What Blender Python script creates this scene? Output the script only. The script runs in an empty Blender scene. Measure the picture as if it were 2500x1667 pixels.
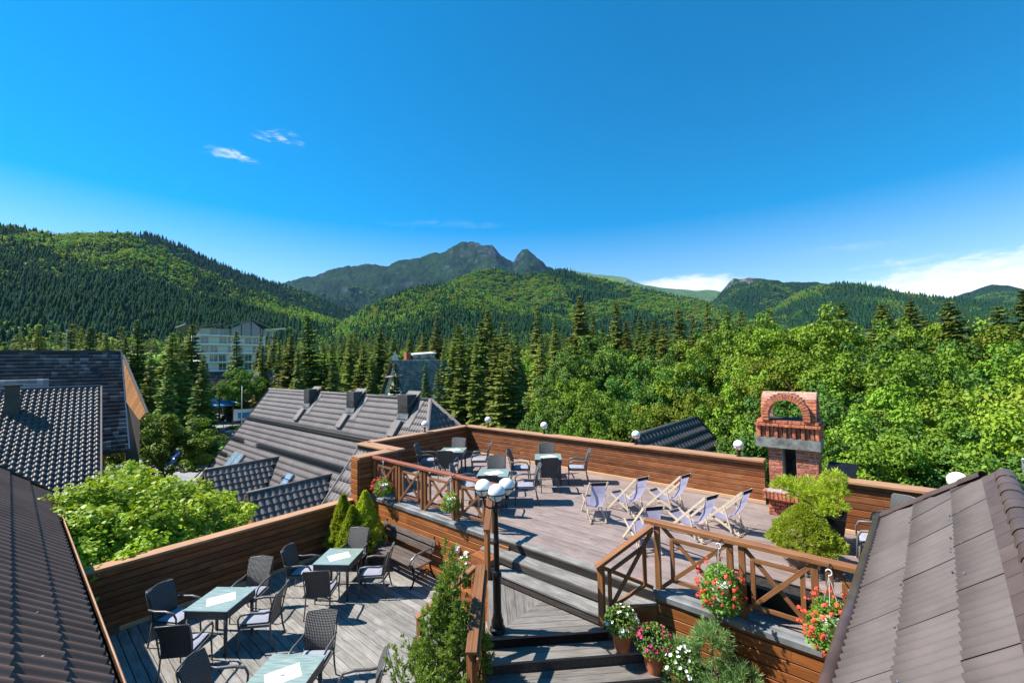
import bpy, bmesh, math, random
import numpy as np
from mathutils import Vector, Matrix
random.seed(7); rng = np.random.default_rng(11)
sc = bpy.context.scene
COL = sc.collection
R_ = math.radians

# ------------------------------------------------------------------ camera
FPX = 1043.0                       # focal length in pixels of the 2500 px wide picture
HEAD = R_(40.3); PITCH = math.atan(51.5 / FPX); ROLL = math.atan(.018)
EYE = Vector((0, 0, 3.5))          # upper deck is z = 0
F0 = Vector((-math.sin(HEAD), math.cos(HEAD), 0)); R0 = Vector((math.cos(HEAD), math.sin(HEAD), 0)); U0 = Vector((0, 0, 1))
FW = F0 * math.cos(PITCH) + U0 * math.sin(PITCH); UP = U0 * math.cos(PITCH) - F0 * math.sin(PITCH)
RT = R0 * math.cos(ROLL) - UP * math.sin(ROLL); UP = UP * math.cos(ROLL) + R0 * math.sin(ROLL)
cam = bpy.data.cameras.new('camera'); cam.sensor_width = 36; cam.lens = FPX / 2500 * 36
cam.clip_start = .05; cam.clip_end = 30000
camo = bpy.data.objects.new('camera', cam); COL.objects.link(camo)
camo.matrix_world = Matrix(((RT.x, UP.x, -FW.x, EYE.x), (RT.y, UP.y, -FW.y, EYE.y), (RT.z, UP.z, -FW.z, EYE.z), (0, 0, 0, 1)))
sc.camera = camo

# ------------------------------------------------------------------ light
SUN = Vector((.667, .465, -1.0)).normalized()          # direction the light travels
SUN_EL = math.asin(-SUN.z); SUN_AZ = math.atan2(-SUN.x, -SUN.y)
world = bpy.data.worlds.new('World'); sc.world = world; world.use_nodes = True
wn = world.node_tree; wn.nodes.clear()
wo = wn.nodes.new('ShaderNodeOutputWorld'); bg = wn.nodes.new('ShaderNodeBackground'); bg.inputs[1].default_value = .066
sky = wn.nodes.new('ShaderNodeTexSky'); sky.sky_type = 'NISHITA'; sky.sun_disc = False
sky.sun_elevation = SUN_EL; sky.sun_rotation = SUN_AZ; sky.altitude = 900; sky.air_density = 1.0; sky.dust_density = .35; sky.ozone_density = 3.0
hsv = wn.nodes.new('ShaderNodeHueSaturation'); hsv.inputs['Saturation'].default_value = 2.2; hsv.inputs['Hue'].default_value = .489; hsv.inputs['Value'].default_value = 1.5
wn.links.new(sky.outputs[0], hsv.inputs['Color'])
stc = wn.nodes.new('ShaderNodeTexCoord'); sxz = wn.nodes.new('ShaderNodeSeparateXYZ'); wn.links.new(stc.outputs['Generated'], sxz.inputs[0])
smr = wn.nodes.new('ShaderNodeMapRange'); smr.inputs['From Min'].default_value = .05; smr.inputs['From Max'].default_value = .62; smr.inputs['To Min'].default_value = .85; smr.inputs['To Max'].default_value = 2.35
wn.links.new(sxz.outputs['Z'], smr.inputs[0]); wn.links.new(smr.outputs[0], hsv.inputs['Saturation'])
# clouds: thin sheets low over the hills, given by their direction in the sky
def cloud_mask(items):
    geo = wn.nodes.new('ShaderNodeTexCoord')
    nz = wn.nodes.new('ShaderNodeTexNoise'); nz.inputs['Scale'].default_value = 30; nz.inputs['Detail'].default_value = 9; nz.inputs['Roughness'].default_value = .62; nz.inputs['Distortion'].default_value = .5
    mp = wn.nodes.new('ShaderNodeMapping'); mp.inputs['Scale'].default_value = (1, 1, 3)
    wn.links.new(geo.outputs['Generated'], mp.inputs[0]); wn.links.new(mp.outputs[0], nz.inputs['Vector'])
    tot = None
    for (d, a, wa, b, wb, amt, edge) in items:
        # d centre direction; a along-axis, b across-axis (unit vectors); wa, wb half sizes
        def dotn(vec, off, w):
            m = wn.nodes.new('ShaderNodeVectorMath'); m.operation = 'DOT_PRODUCT'; m.inputs[1].default_value = vec
            wn.links.new(geo.outputs['Generated'], m.inputs[0])
            q = wn.nodes.new('ShaderNodeMath'); q.operation = 'SUBTRACT'; q.inputs[1].default_value = off; wn.links.new(m.outputs['Value'], q.inputs[0])
            r = wn.nodes.new('ShaderNodeMath'); r.operation = 'DIVIDE'; r.inputs[1].default_value = w; wn.links.new(q.outputs[0], r.inputs[0])
            s = wn.nodes.new('ShaderNodeMath'); s.operation = 'POWER'; s.inputs[1].default_value = 2; wn.links.new(r.outputs[0], s.inputs[0]); return s
        A = dotn(a, a.dot(d), wa); B = dotn(b, b.dot(d), wb)
        ad = wn.nodes.new('ShaderNodeMath'); wn.links.new(A.outputs[0], ad.inputs[0]); wn.links.new(B.outputs[0], ad.inputs[1])
        k = wn.nodes.new('ShaderNodeMath'); k.operation = 'MULTIPLY_ADD'; k.inputs[1].default_value = amt; wn.links.new(nz.outputs[0], k.inputs[0])
        neg = wn.nodes.new('ShaderNodeMath'); neg.operation = 'MULTIPLY_ADD'; neg.inputs[1].default_value = -1; neg.inputs[2].default_value = 1 - amt * .5
        wn.links.new(ad.outputs[0], neg.inputs[0]); wn.links.new(neg.outputs[0], k.inputs[2])
        mr = wn.nodes.new('ShaderNodeMapRange'); mr.interpolation_type = 'SMOOTHSTEP'; mr.inputs['From Min'].default_value = 0; mr.inputs['From Max'].default_value = edge
        wn.links.new(k.outputs[0], mr.inputs[0])
        fr = wn.nodes.new('ShaderNodeVectorMath'); fr.operation = 'DOT_PRODUCT'; fr.inputs[1].default_value = d; wn.links.new(geo.outputs['Generated'], fr.inputs[0])
        gt = wn.nodes.new('ShaderNodeMath'); gt.operation = 'GREATER_THAN'; gt.inputs[1].default_value = 0; wn.links.new(fr.outputs['Value'], gt.inputs[0])
        mu = wn.nodes.new('ShaderNodeMath'); mu.operation = 'MULTIPLY'; wn.links.new(mr.outputs[0], mu.inputs[0]); wn.links.new(gt.outputs[0], mu.inputs[1])
        if tot is None: tot = mu
        else:
            mx = wn.nodes.new('ShaderNodeMath'); mx.operation = 'MAXIMUM'; wn.links.new(tot.outputs[0], mx.inputs[0]); wn.links.new(mu.outputs[0], mx.inputs[1]); tot = mx
    return tot
def pixdir(x, y):
    return (RT * ((x - 1250) / FPX) - UP * ((y - 833.5) / FPX) + FW)
def cl(x0, y0, x1, y1, wpx, amt, edge):
    """cloud streak between two points of the sky, thickness wpx"""
    p = pixdir(x0, y0).normalized(); q = pixdir(x1, y1).normalized(); d = ((p + q) / 2).normalized(); a = (q - p).normalized(); b = a.cross(d).normalized()
    return (d, a, (q - p).length / 2, b, wpx / FPX * .8, amt, edge)
mask = cloud_mask([cl(1800, 820, 3300, 610, 112, 1.3, .9), cl(1500, 716, 1860, 690, 40, 1.3, 1.0), cl(2050, 655, 2420, 622, 16, 4.0, 3.0),
                   cl(628, 328, 748, 345, 17, 6.5, 3.2), cl(486, 363, 626, 390, 13, 6.5, 3.4), cl(860, 545, 1300, 552, 14, 4.0, 9.0), cl(1900, 620, 2300, 585, 12, 4.0, 7.0)])
mixc = wn.nodes.new('ShaderNodeMix'); mixc.data_type = 'RGBA'; mixc.inputs['B'].default_value = (9.6, 9.7, 9.8, 1)
wn.links.new(hsv.outputs[0], mixc.inputs['A']); wn.links.new(mask.outputs[0], mixc.inputs['Factor'])
wn.links.new(mixc.outputs['Result'], bg.inputs[0]); wn.links.new(bg.outputs[0], wo.inputs[0])
sl = bpy.data.lights.new('sun', 'SUN'); sl.energy = 4.5; sl.angle = R_(.5); sl.color = (1, .95, .87)
so = bpy.data.objects.new('sun', sl); COL.objects.link(so); so.rotation_euler = SUN.to_track_quat('-Z', 'Y').to_euler(); so.location = (-30, -20, 60)
vs = sc.view_settings; vs.view_transform = 'Standard'; vs.look = 'None'; vs.exposure = 1.05; vs.gamma = 1; vs.use_curve_mapping = False
sc.cycles.max_bounces = 8; sc.cycles.diffuse_bounces = 3; sc.cycles.glossy_bounces = 3; sc.cycles.transmission_bounces = 4; sc.cycles.transparent_max_bounces = 6; sc.cycles.volume_bounces = 0
sc.cycles.use_denoising = True

# ------------------------------------------------------------------ helpers
def gp(x, y, z):
    """point of the level z seen at a place of the picture (2500 px wide)"""
    d = pixdir(x, y); t = (z - EYE.z) / d.z; return EYE + d * t
def gd(x, y, dist):
    d = pixdir(x, y); return EYE + d * (dist / math.hypot(d.x, d.y))

MATS = {}
def nodes(name):
    m = bpy.data.materials.new(name); m.use_nodes = True; nt = m.node_tree; nt.nodes.clear()
    o = nt.nodes.new('ShaderNodeOutputMaterial'); p = nt.nodes.new('ShaderNodeBsdfPrincipled'); nt.links.new(p.outputs[0], o.inputs[0])
    MATS[name] = m; return m, nt, p, o
def N(nt, t, **kw):
    n = nt.nodes.new('ShaderNode' + t)
    for k, v in kw.items():
        if k.startswith('i_'): n.inputs[k[2:].replace('_', ' ')].default_value = v
        else: setattr(n, k, v)
    return n
def ramp(nt, fac, stops):
    r = nt.nodes.new('ShaderNodeValToRGB'); e = r.color_ramp.elements
    while len(e) < len(stops): e.new(.5)
    for q, (p, c) in zip(e, stops): q.position = p; q.color = (*c, 1)
    nt.links.new(fac, r.inputs[0]); return r
def rndcoord(nt, scale):
    """object coordinates shifted by the object's own random number, scaled"""
    tc = N(nt, 'TexCoord'); oi = N(nt, 'ObjectInfo'); mu = N(nt, 'Math', operation='MULTIPLY'); mu.inputs[1].default_value = 37.
    nt.links.new(oi.outputs['Random'], mu.inputs[0])
    ad = N(nt, 'VectorMath', operation='ADD'); nt.links.new(tc.outputs['Object'], ad.inputs[0]); nt.links.new(mu.outputs[0], ad.inputs[1])
    mp = N(nt, 'Mapping'); mp.inputs['Scale'].default_value = scale; nt.links.new(ad.outputs[0], mp.inputs[0])
    return mp.outputs[0], oi
def bump(nt, p, h, strength, dist=.01):
    b = N(nt, 'Bump'); b.inputs['Strength'].default_value = strength; b.inputs['Distance'].default_value = dist
    nt.links.new(h, b.inputs['Height']); nt.links.new(b.outputs[0], p.inputs['Normal'])
def objvar(nt, col, oi, lo, hi):
    mr = N(nt, 'MapRange'); mr.inputs['To Min'].default_value = lo; mr.inputs['To Max'].default_value = hi; nt.links.new(oi.outputs['Random'], mr.inputs[0])
    h = N(nt, 'HueSaturation'); nt.links.new(mr.outputs[0], h.inputs['Value']); nt.links.new(col, h.inputs['Color']); return h.outputs[0]
def wood(name, dark, mid, light, rough=.6, lo=.8, hi=1.2, grain=1.0, wear=None, spec=.3):
    m, nt, p, o = nodes(name)
    v, oi = rndcoord(nt, (1.6 * grain, 26 * grain, 26 * grain))
    n1 = N(nt, 'TexNoise'); n1.inputs['Scale'].default_value = 1.5; n1.inputs['Detail'].default_value = 7; n1.inputs['Roughness'].default_value = .65; n1.inputs['Distortion'].default_value = .6
    nt.links.new(v, n1.inputs['Vector'])
    r = ramp(nt, n1.outputs[0], [(.28, dark), (.5, mid), (.75, light)])
    col = r.outputs[0]
    if wear:
        v2, _ = rndcoord(nt, (2.2, 3.5, 3.5)); n2 = N(nt, 'TexNoise'); n2.inputs['Scale'].default_value = 1.3; n2.inputs['Detail'].default_value = 6; nt.links.new(v2, n2.inputs['Vector'])
        rr = ramp(nt, n2.outputs[0], [(.45, (0, 0, 0)), (.68, (1, 1, 1))])
        mx = N(nt, 'Mix', data_type='RGBA'); mx.inputs['B'].default_value = (*wear, 1); nt.links.new(col, mx.inputs['A'])
        sc_ = N(nt, 'Math', operation='MULTIPLY'); sc_.inputs[1].default_value = .7; nt.links.new(rr.outputs[0], sc_.inputs[0]); nt.links.new(sc_.outputs[0], mx.inputs['Factor']); col = mx.outputs['Result']
    nt.links.new(objvar(nt, col, oi, lo, hi), p.inputs['Base Color']); p.inputs['Roughness'].default_value = rough; p.inputs['Specular IOR Level'].default_value = spec
    bump(nt, p, n1.outputs[0], .35, .006); return m
def plain(name, col, rough=.5, metal=0, var=.12, scale=6., spec=.4, bmp=0, lo=.93, hi=1.07, detail=5):
    m, nt, p, o = nodes(name)
    v, oi = rndcoord(nt, (scale,) * 3); n1 = N(nt, 'TexNoise'); n1.inputs['Detail'].default_value = detail; n1.inputs['Scale'].default_value = 1; nt.links.new(v, n1.inputs['Vector'])
    c = [tuple(x * k for x in col) for k in (1 - var * 1.6, 1, 1 + var * 1.6)]
    r = ramp(nt, n1.outputs[0], [(.3, c[0]), (.5, c[1]), (.72, c[2])])
    nt.links.new(objvar(nt, r.outputs[0], oi, lo, hi), p.inputs['Base Color']); p.inputs['Roughness'].default_value = rough; p.inputs['Metallic'].default_value = metal; p.inputs['Specular IOR Level'].default_value = spec
    if bmp: bump(nt, p, n1.outputs[0], bmp, .01)
    return m
def leafmat(name, col, trans=.35, var=.35, hue=.03, rough=.45, spec=.25, scale=.9, tcol=None):
    m, nt, p, o = nodes(name)
    oi = N(nt, 'ObjectInfo'); tc = N(nt, 'TexCoord'); n1 = N(nt, 'TexNoise'); n1.inputs['Scale'].default_value = scale; n1.inputs['Detail'].default_value = 4
    nt.links.new(tc.outputs['Object'], n1.inputs['Vector'])
    at = N(nt, 'Attribute', attribute_name='tint')
    a = N(nt, 'Math', operation='MULTIPLY_ADD'); a.inputs[1].default_value = .5; nt.links.new(n1.outputs[0], a.inputs[0]); nt.links.new(at.outputs['Fac'], a.inputs[2])
    mr = N(nt, 'MapRange'); mr.inputs['From Min'].default_value = .1; mr.inputs['From Max'].default_value = 1.4; mr.inputs['To Min'].default_value = 1 - var; mr.inputs['To Max'].default_value = 1 + var; nt.links.new(a.outputs[0], mr.inputs[0])
    h = N(nt, 'HueSaturation'); h.inputs['Color'].default_value = (*col, 1)
    vr = N(nt, 'MapRange'); vr.inputs['To Min'].default_value = .72; vr.inputs['To Max'].default_value = 1.22; fx = N(nt, 'Math', operation='FRACT'); fm = N(nt, 'Math', operation='MULTIPLY'); fm.inputs[1].default_value = 7.31; nt.links.new(oi.outputs['Random'], fm.inputs[0]); nt.links.new(fm.outputs[0], fx.inputs[0]); nt.links.new(fx.outputs[0], vr.inputs[0])
    vm_ = N(nt, 'Math', operation='MULTIPLY'); nt.links.new(mr.outputs[0], vm_.inputs[0]); nt.links.new(vr.outputs[0], vm_.inputs[1]); nt.links.new(vm_.outputs[0], h.inputs['Value'])
    hr = N(nt, 'MapRange'); hr.inputs['To Min'].default_value = .5 - hue; hr.inputs['To Max'].default_value = .5 + hue; nt.links.new(oi.outputs['Random'], hr.inputs[0]); nt.links.new(hr.outputs[0], h.inputs['Hue'])
    nt.links.new(h.outputs[0], p.inputs['Base Color']); p.inputs['Roughness'].default_value = rough; p.inputs['Specular IOR Level'].default_value = spec
    t = N(nt, 'BsdfTranslucent'); h2 = N(nt, 'HueSaturation'); h2.inputs['Value'].default_value = 1.25; h2.inputs['Saturation'].default_value = 1.08; h2.inputs['Hue'].default_value = .49
    nt.links.new(h.outputs[0], h2.inputs['Color']); nt.links.new(h2.outputs[0], t.inputs[0])
    mx = N(nt, 'MixShader'); mx.inputs[0].default_value = trans; nt.links.new(p.outputs[0], mx.inputs[1]); nt.links.new(t.outputs[0], mx.inputs[2]); nt.links.new(mx.outputs[0], o.inputs[0])
    return m

class MB:
    def __init__(s): s.v = []; s.f = []
    def add(s, vs, fs):
        b = len(s.v); s.v += [tuple(v) for v in vs]; s.f += [tuple(i + b for i in f) for f in fs]; return s
    def box(s, lo, hi):
        x0, y0, z0 = lo; x1, y1, z1 = hi
        return s.add([(x0, y0, z0), (x1, y0, z0), (x1, y1, z0), (x0, y1, z0), (x0, y0, z1), (x1, y0, z1), (x1, y1, z1), (x0, y1, z1)],
                     [(3, 2, 1, 0), (4, 5, 6, 7), (0, 1, 5, 4), (1, 2, 6, 5), (2, 3, 7, 6), (3, 0, 4, 7)])
    def bar(s, a, b, w, h, up=(0, 0, 1)):
        a = Vector(a); b = Vector(b); d = (b - a).normalized(); up = Vector(up)
        sd = d.cross(up)
        if sd.length < 1e-4: sd = d.cross(Vector((1, 0, 0)))
        sd.normalize(); u = sd.cross(d)
        c = [a + sd * (w / 2) * i + u * (h / 2) * j for i, j in ((-1, -1), (1, -1), (1, 1), (-1, 1))]; e = [p + (b - a) for p in c]
        return s.add(c + e, [(3, 2, 1, 0), (4, 5, 6, 7), (0, 1, 5, 4), (1, 2, 6, 5), (2, 3, 7, 6), (3, 0, 4, 7)])
    def tube(s, pts, r, n=8, caps=True):
        pts = [Vector(p) for p in pts]; rs = r if isinstance(r, (list, tuple)) else [r] * len(pts); b = len(s.v); pu = None
        for i, p in enumerate(pts):
            d = (pts[min(i + 1, len(pts) - 1)] - pts[max(i - 1, 0)]).normalized()
            u = pu - d * pu.dot(d) if pu is not None else d.cross(Vector((0, 0, 1)))
            if u.length < 1e-3: u = d.cross(Vector((1, 0, 0)))
            u.normalize(); pu = u; w = d.cross(u)
            for k in range(n):
                t = 2 * math.pi * k / n; s.v.append(tuple(p + (u * math.cos(t) + w * math.sin(t)) * rs[i]))
        for i in range(len(pts) - 1):
            for k in range(n): s.f.append((b + i * n + k, b + i * n + (k + 1) % n, b + (i + 1) * n + (k + 1) % n, b + (i + 1) * n + k))
        if caps: s.f.append(tuple(b + k for k in reversed(range(n)))); s.f.append(tuple(b + (len(pts) - 1) * n + k for k in range(n)))
        return s
    def lathe(s, prof, n=20, c=(0, 0, 0)):
        b = len(s.v)
        for (r, z) in prof:
            for k in range(n):
                t = 2 * math.pi * k / n; s.v.append((c[0] + r * math.cos(t), c[1] + r * math.sin(t), c[2] + z))
        for i in range(len(prof) - 1):
            for k in range(n): s.f.append((b + i * n + k, b + i * n + (k + 1) % n, b + (i + 1) * n + (k + 1) % n, b + (i + 1) * n + k))
        s.f.append(tuple(b + k for k in reversed(range(n)))); s.f.append(tuple(b + (len(prof) - 1) * n + k for k in range(n))); return s
    def ball(s, c, r, n=20, m=12, sq=1.0):
        return s.lathe([(max(r * math.sin(math.pi * i / m), 1e-4), -r * sq * math.cos(math.pi * i / m)) for i in range(m + 1)], n, c)
    def prism(s, poly, z0, z1):
        n = len(poly); return s.add([(x, y, z0) for x, y in poly] + [(x, y, z1) for x, y in poly],
                                    [tuple(reversed(range(n))), tuple(range(n, 2 * n))] + [(i, (i + 1) % n, n + (i + 1) % n, n + i) for i in range(n)])
    def slab(s, quad, t):
        """thick sheet: polygon quad pushed down along its normal by t"""
        q = [Vector(p) for p in quad]; nrm = (q[1] - q[0]).cross(q[2] - q[0]).normalized(); n = len(q)
        return s.add(q + [p - nrm * t for p in q], [tuple(range(n)), tuple(reversed(range(n, 2 * n)))] + [(i, n + i, n + (i + 1) % n, (i + 1) % n) for i in range(n)])
    def mesh(s, name, mat, smooth=False, bev=0):
        me = bpy.data.meshes.new(name); me.from_pydata(s.v, [], s.f); me.materials.append(MATS[mat] if isinstance(mat, str) else mat)
        if smooth:
            me.shade_smooth()
            if smooth != True: me.set_sharp_from_angle(angle=R_(smooth))
        me.update(); return me
    def build(s, name, mat, parent=None, smooth=False, **kw):
        return obj(name, s.mesh(name, mat, smooth), parent, **kw)
WM = {}
def obj(name, me, parent=None, loc=None, M=None):
    o = bpy.data.objects.new(name, me); COL.objects.link(o)
    if M is not None: o.matrix_basis = M
    if loc is not None: o.location = loc
    if parent is not None:
        o.parent = parent
    return o
def wchild(name, me, parent, M=None):
    """child given in world coordinates"""
    o = bpy.data.objects.new(name, me); COL.objects.link(o); o.parent = parent
    pm = WM.get(parent.name)
    M = M or Matrix.Identity(4)
    o.matrix_basis = (pm.inverted() @ M) if pm is not None else M
    return o
def tag(o, label=None, cat=None, group=None, kind=None):
    if label: o['label'] = label
    if cat: o['category'] = cat
    if group: o['group'] = group
    if kind: o['kind'] = kind
    return o
def thing(name, label, cat, loc=(0, 0, 0), rz=0, group=None, kind=None):
    o = bpy.data.objects.new(name, None); COL.objects.link(o); o.location = loc; o.rotation_euler = (0, 0, rz); o.empty_display_size = .1
    WM[o.name] = Matrix.Translation(Vector(loc)) @ Matrix.Rotation(rz, 4, 'Z')
    return tag(o, label, cat, group, kind)
def copy_tree(o, parent=None):
    c = o.copy(); COL.objects.link(c); c.parent = parent
    for ch in list(o.children): copy_tree(ch, c)
    return c
PM = {}
def plank(name, parent, a, b, w, t, mat, up=(0, 0, 1), ch=.006):
    """board from a to b (centre line), width w across, thickness t along up; local x runs along the board"""
    a = Vector(a); b = Vector(b); L = (b - a).length; key = (round(L, 2), round(w, 3), round(t, 3), mat, ch)
    if key not in PM:
        h, k = w / 2, t / 2; c = min(ch, h * .4, k * .4); m = MB()
        pr = [(-h, -k), (h, -k), (h, k - c), (h - c, k), (-h + c, k), (-h, k - c)]
        n = len(pr); vs = [(x, y, z) for x in (-L / 2, L / 2) for y, z in pr]
        m.add(vs, [tuple(reversed(range(n))), tuple(range(n, 2 * n))] + [(i, (i + 1) % n, n + (i + 1) % n, n + i) for i in range(n)])
        PM[key] = m.mesh('board', mat)
    x = (b - a).normalized(); u = Vector(up); y = u.cross(x).normalized(); z = x.cross(y); c = (a + b) / 2
    M = Matrix(((x.x, y.x, z.x, c.x), (x.y, y.y, z.y, c.y), (x.z, y.z, z.z, c.z), (0, 0, 0, 1)))
    return wchild(name, PM[key], parent, M)
def nmesh(name, v, f, mat, tint=None, smooth=False):
    """mesh from numpy arrays (all faces with the same corner count)"""
    v = np.asarray(v, np.float32); f = np.asarray(f, np.int32); me = bpy.data.meshes.new(name)
    me.vertices.add(len(v)); me.vertices.foreach_set('co', v.ravel()); k = f.shape[1]
    me.loops.add(f.size); me.loops.foreach_set('vertex_index', f.ravel()); me.polygons.add(len(f))
    me.polygons.foreach_set('loop_start', np.arange(0, f.size, k, dtype=np.int32))
    for m in (mat if isinstance(mat, (list, tuple)) else [mat]): me.materials.append(MATS[m])
    if tint is not None:
        at = me.attributes.new('tint', 'FLOAT', 'POINT'); at.data.foreach_set('value', np.asarray(tint, np.float32))
    me.update(calc_edges=True)
    if smooth: me.shade_smooth()
    return me
# ------------------------------------------------------------------ materials
wood('stained_wood', (.085, .026, .010), (.21, .068, .022), (.33, .118, .038), .5, .66, 1.3, wear=(.30, .125, .05))
wood('orange_wood', (.17, .052, .014), (.31, .105, .027), (.43, .165, .05), .5, .78, 1.2)
wood('cap_wood', (.27, .135, .068), (.42, .225, .118), (.55, .32, .18), .55, .9, 1.1)
wood('trim_wood', (.46, .27, .145), (.60, .385, .22), (.68, .46, .29), .6, .95, 1.06)
wood('deck_brown', (.165, .122, .108), (.235, .178, .158), (.305, .237, .213), .62, .86, 1.14, 1.2, wear=(.31, .25, .228))
wood('deck_grey', (.11, .102, .09), (.225, .21, .188), (.34, .32, .292), .8, .78, 1.2, 1.0, wear=(.32, .308, .285), spec=.15)
wood('tread_grey', (.11, .102, .092), (.25, .236, .215), (.38, .362, .335), .8, .85, 1.12, 1.0, wear=(.13, .12, .11))
wood('landing_wood', (.085, .074, .064), (.17, .152, .134), (.265, .242, .216), .8, .82, 1.15, 1.0, wear=(.22, .20, .178), spec=.15)
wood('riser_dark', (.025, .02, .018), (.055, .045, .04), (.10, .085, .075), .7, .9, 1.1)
wood('rail_wood', (.12, .045, .017), (.235, .098, .038), (.34, .165, .072), .5, .85, 1.15)
wood('rail_red', (.17, .05, .024), (.30, .092, .048), (.40, .145, .085), .45, .95, 1.05)
wood('bench_wood', (.055, .04, .034), (.11, .085, .072), (.19, .155, .135), .7, .85, 1.15)
wood('chair_beech', (.42, .33, .23), (.55, .45, .33), (.66, .56, .43), .5, .9, 1.1)
wood('log_wood', (.18, .075, .026), (.38, .17, .058), (.52, .27, .10), .6, .8, 1.15)
wood('planter_wood', (.10, .06, .04), (.19, .12, .085), (.28, .19, .14), .7, .9, 1.1)
plain('under_floor', (.02, .017, .015), .9)
plain('black_metal', (.012, .012, .013), .38, .3, .2, 9)
plain('grey_metal', (.30, .31, .33), .35, .6, .15)
plain('white_paint', (.78, .78, .76), .5, 0, .06)
plain('opal_glass', (.86, .86, .84), .22, 0, .02, 2, .5)
plain('terracotta', (.36, .125, .055), .75, 0, .25, 9, .25, .2)
plain('lead_grey', (.16, .165, .17), .55, .2, .3, 3)
plain('gutter_brown', (.085, .052, .04), .3, .1, .2, 3, .5)
plain('concrete', (.20, .20, .185), .85, 0, .35, 7, .2, .4)
plain('mortar', (.46, .43, .39), .9, 0, .2, 12, .2, .4)
plain('soot', (.035, .033, .032), .9, 0, .5, 6)
plain('ash', (.34, .335, .32), .9, 0, .3, 8)
plain('brick', (.46, .155, .085), .8, 0, .32, 18, .2, .35, .72, 1.25)
plain('brick_pale', (.46, .27, .2), .85, 0, .3, 14, .2, .4, .8, 1.2)
plain('soil', (.03, .022, .016), .95, 0, .4, 20)
plain('bark', (.085, .06, .042), .9, 0, .4, 6, .2, .6)
plain('chain_white', (.72, .72, .72), .4)
plain('rubber', (.02, .02, .02), .7)
plain('paper', (.80, .80, .79), .7, 0, .02)
plain('ink', (.09, .10, .12), .7)
plain('asphalt', (.30, .30, .30), .9, 0, .15, 1.2, .2)
plain('paving', (.42, .40, .37), .9, 0, .15, 2)
plain('plaster', (.70, .68, .63), .85, 0, .08, 2)
plain('car_paint', (.012, .016, .03), .15, .3, .1, 2, .6)
plain('car_silver', (.45, .46, .48), .2, .5, .05, 2, .6)
plain('car_blue', (.02, .08, .25), .2, .3, .05, 2, .6)
plain('parasol_white', (.78, .80, .82), .8, 0, .04)
plain('parasol_blue', (.05, .30, .62), .8, 0, .1)
plain('red_cloth', (.5, .02, .04), .8)
def wicker():
    m, nt, p, o = nodes('wicker'); tc = N(nt, 'TexCoord')
    w1 = N(nt, 'TexWave', wave_type='BANDS', bands_direction='Z'); w1.inputs['Scale'].default_value = 16; w2 = N(nt, 'TexWave', wave_type='BANDS', bands_direction='X'); w2.inputs['Scale'].default_value = 11
    for w in (w1, w2): w.inputs['Distortion'].default_value = .4; nt.links.new(tc.outputs['Object'], w.inputs['Vector'])
    mx = N(nt, 'Math', operation='MULTIPLY'); nt.links.new(w1.outputs[0], mx.inputs[0]); nt.links.new(w2.outputs[0], mx.inputs[1])
    r = ramp(nt, mx.outputs[0], [(0, (.028, .027, .026)), (.25, (.085, .083, .08)), (.8, (.21, .205, .20))]); nt.links.new(r.outputs[0], p.inputs['Base Color'])
    p.inputs['Roughness'].default_value = .42; p.inputs['Specular IOR Level'].default_value = .5; bump(nt, p, mx.outputs[0], .8, .012)
wicker()
plain('wicker_frame', (.115, .112, .108), .4, 0, .1, 8, .5)
plain('cushion', (.30, .31, .37), .85, 0, .05, 8, .15, .1)
def glasstop():
    m, nt, p, o = nodes('glass_top'); tc = N(nt, 'TexCoord'); mp = N(nt, 'Mapping'); mp.inputs['Scale'].default_value = (3, 60, 1); nt.links.new(tc.outputs['Object'], mp.inputs[0])
    n1 = N(nt, 'TexNoise'); n1.inputs['Scale'].default_value = 1.2; n1.inputs['Detail'].default_value = 3; nt.links.new(mp.outputs[0], n1.inputs['Vector'])
    r = ramp(nt, n1.outputs[0], [(.3, (.15, .215, .19)), (.55, (.26, .335, .30)), (.75, (.38, .45, .41))]); nt.links.new(r.outputs[0], p.inputs['Base Color'])
    p.inputs['Roughness'].default_value = .15; p.inputs['Specular IOR Level'].default_value = .3
glasstop()
def canvas():
    m, nt, p, o = nodes('canvas'); p.inputs['Base Color'].default_value = (.40, .385, .53, 1); p.inputs['Roughness'].default_value = .85; p.inputs['Specular IOR Level'].default_value = .1
    t = N(nt, 'BsdfTranslucent'); t.inputs[0].default_value = (.48, .45, .60, 1); mx = N(nt, 'MixShader'); mx.inputs[0].default_value = .5
    nt.links.new(p.outputs[0], mx.inputs[1]); nt.links.new(t.outputs[0], mx.inputs[2]); nt.links.new(mx.outputs[0], o.inputs[0])
canvas()
plain('canvas_black', (.02, .02, .025), .85)
plain('canvas_print', (.62, .62, .72), .85)
def glassmat(name, col, rough=.05):
    m, nt, p, o = nodes(name); p.inputs['Base Color'].default_value = (*col, 1); p.inputs['Roughness'].default_value = rough; p.inputs['Specular IOR Level'].default_value = .8; p.inputs['Metallic'].default_value = .35
glassmat('window_glass', (.10, .16, .22)); glassmat('skylight_glass', (.28, .42, .55)); glassmat('hotel_glass', (.06, .09, .11))
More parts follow.
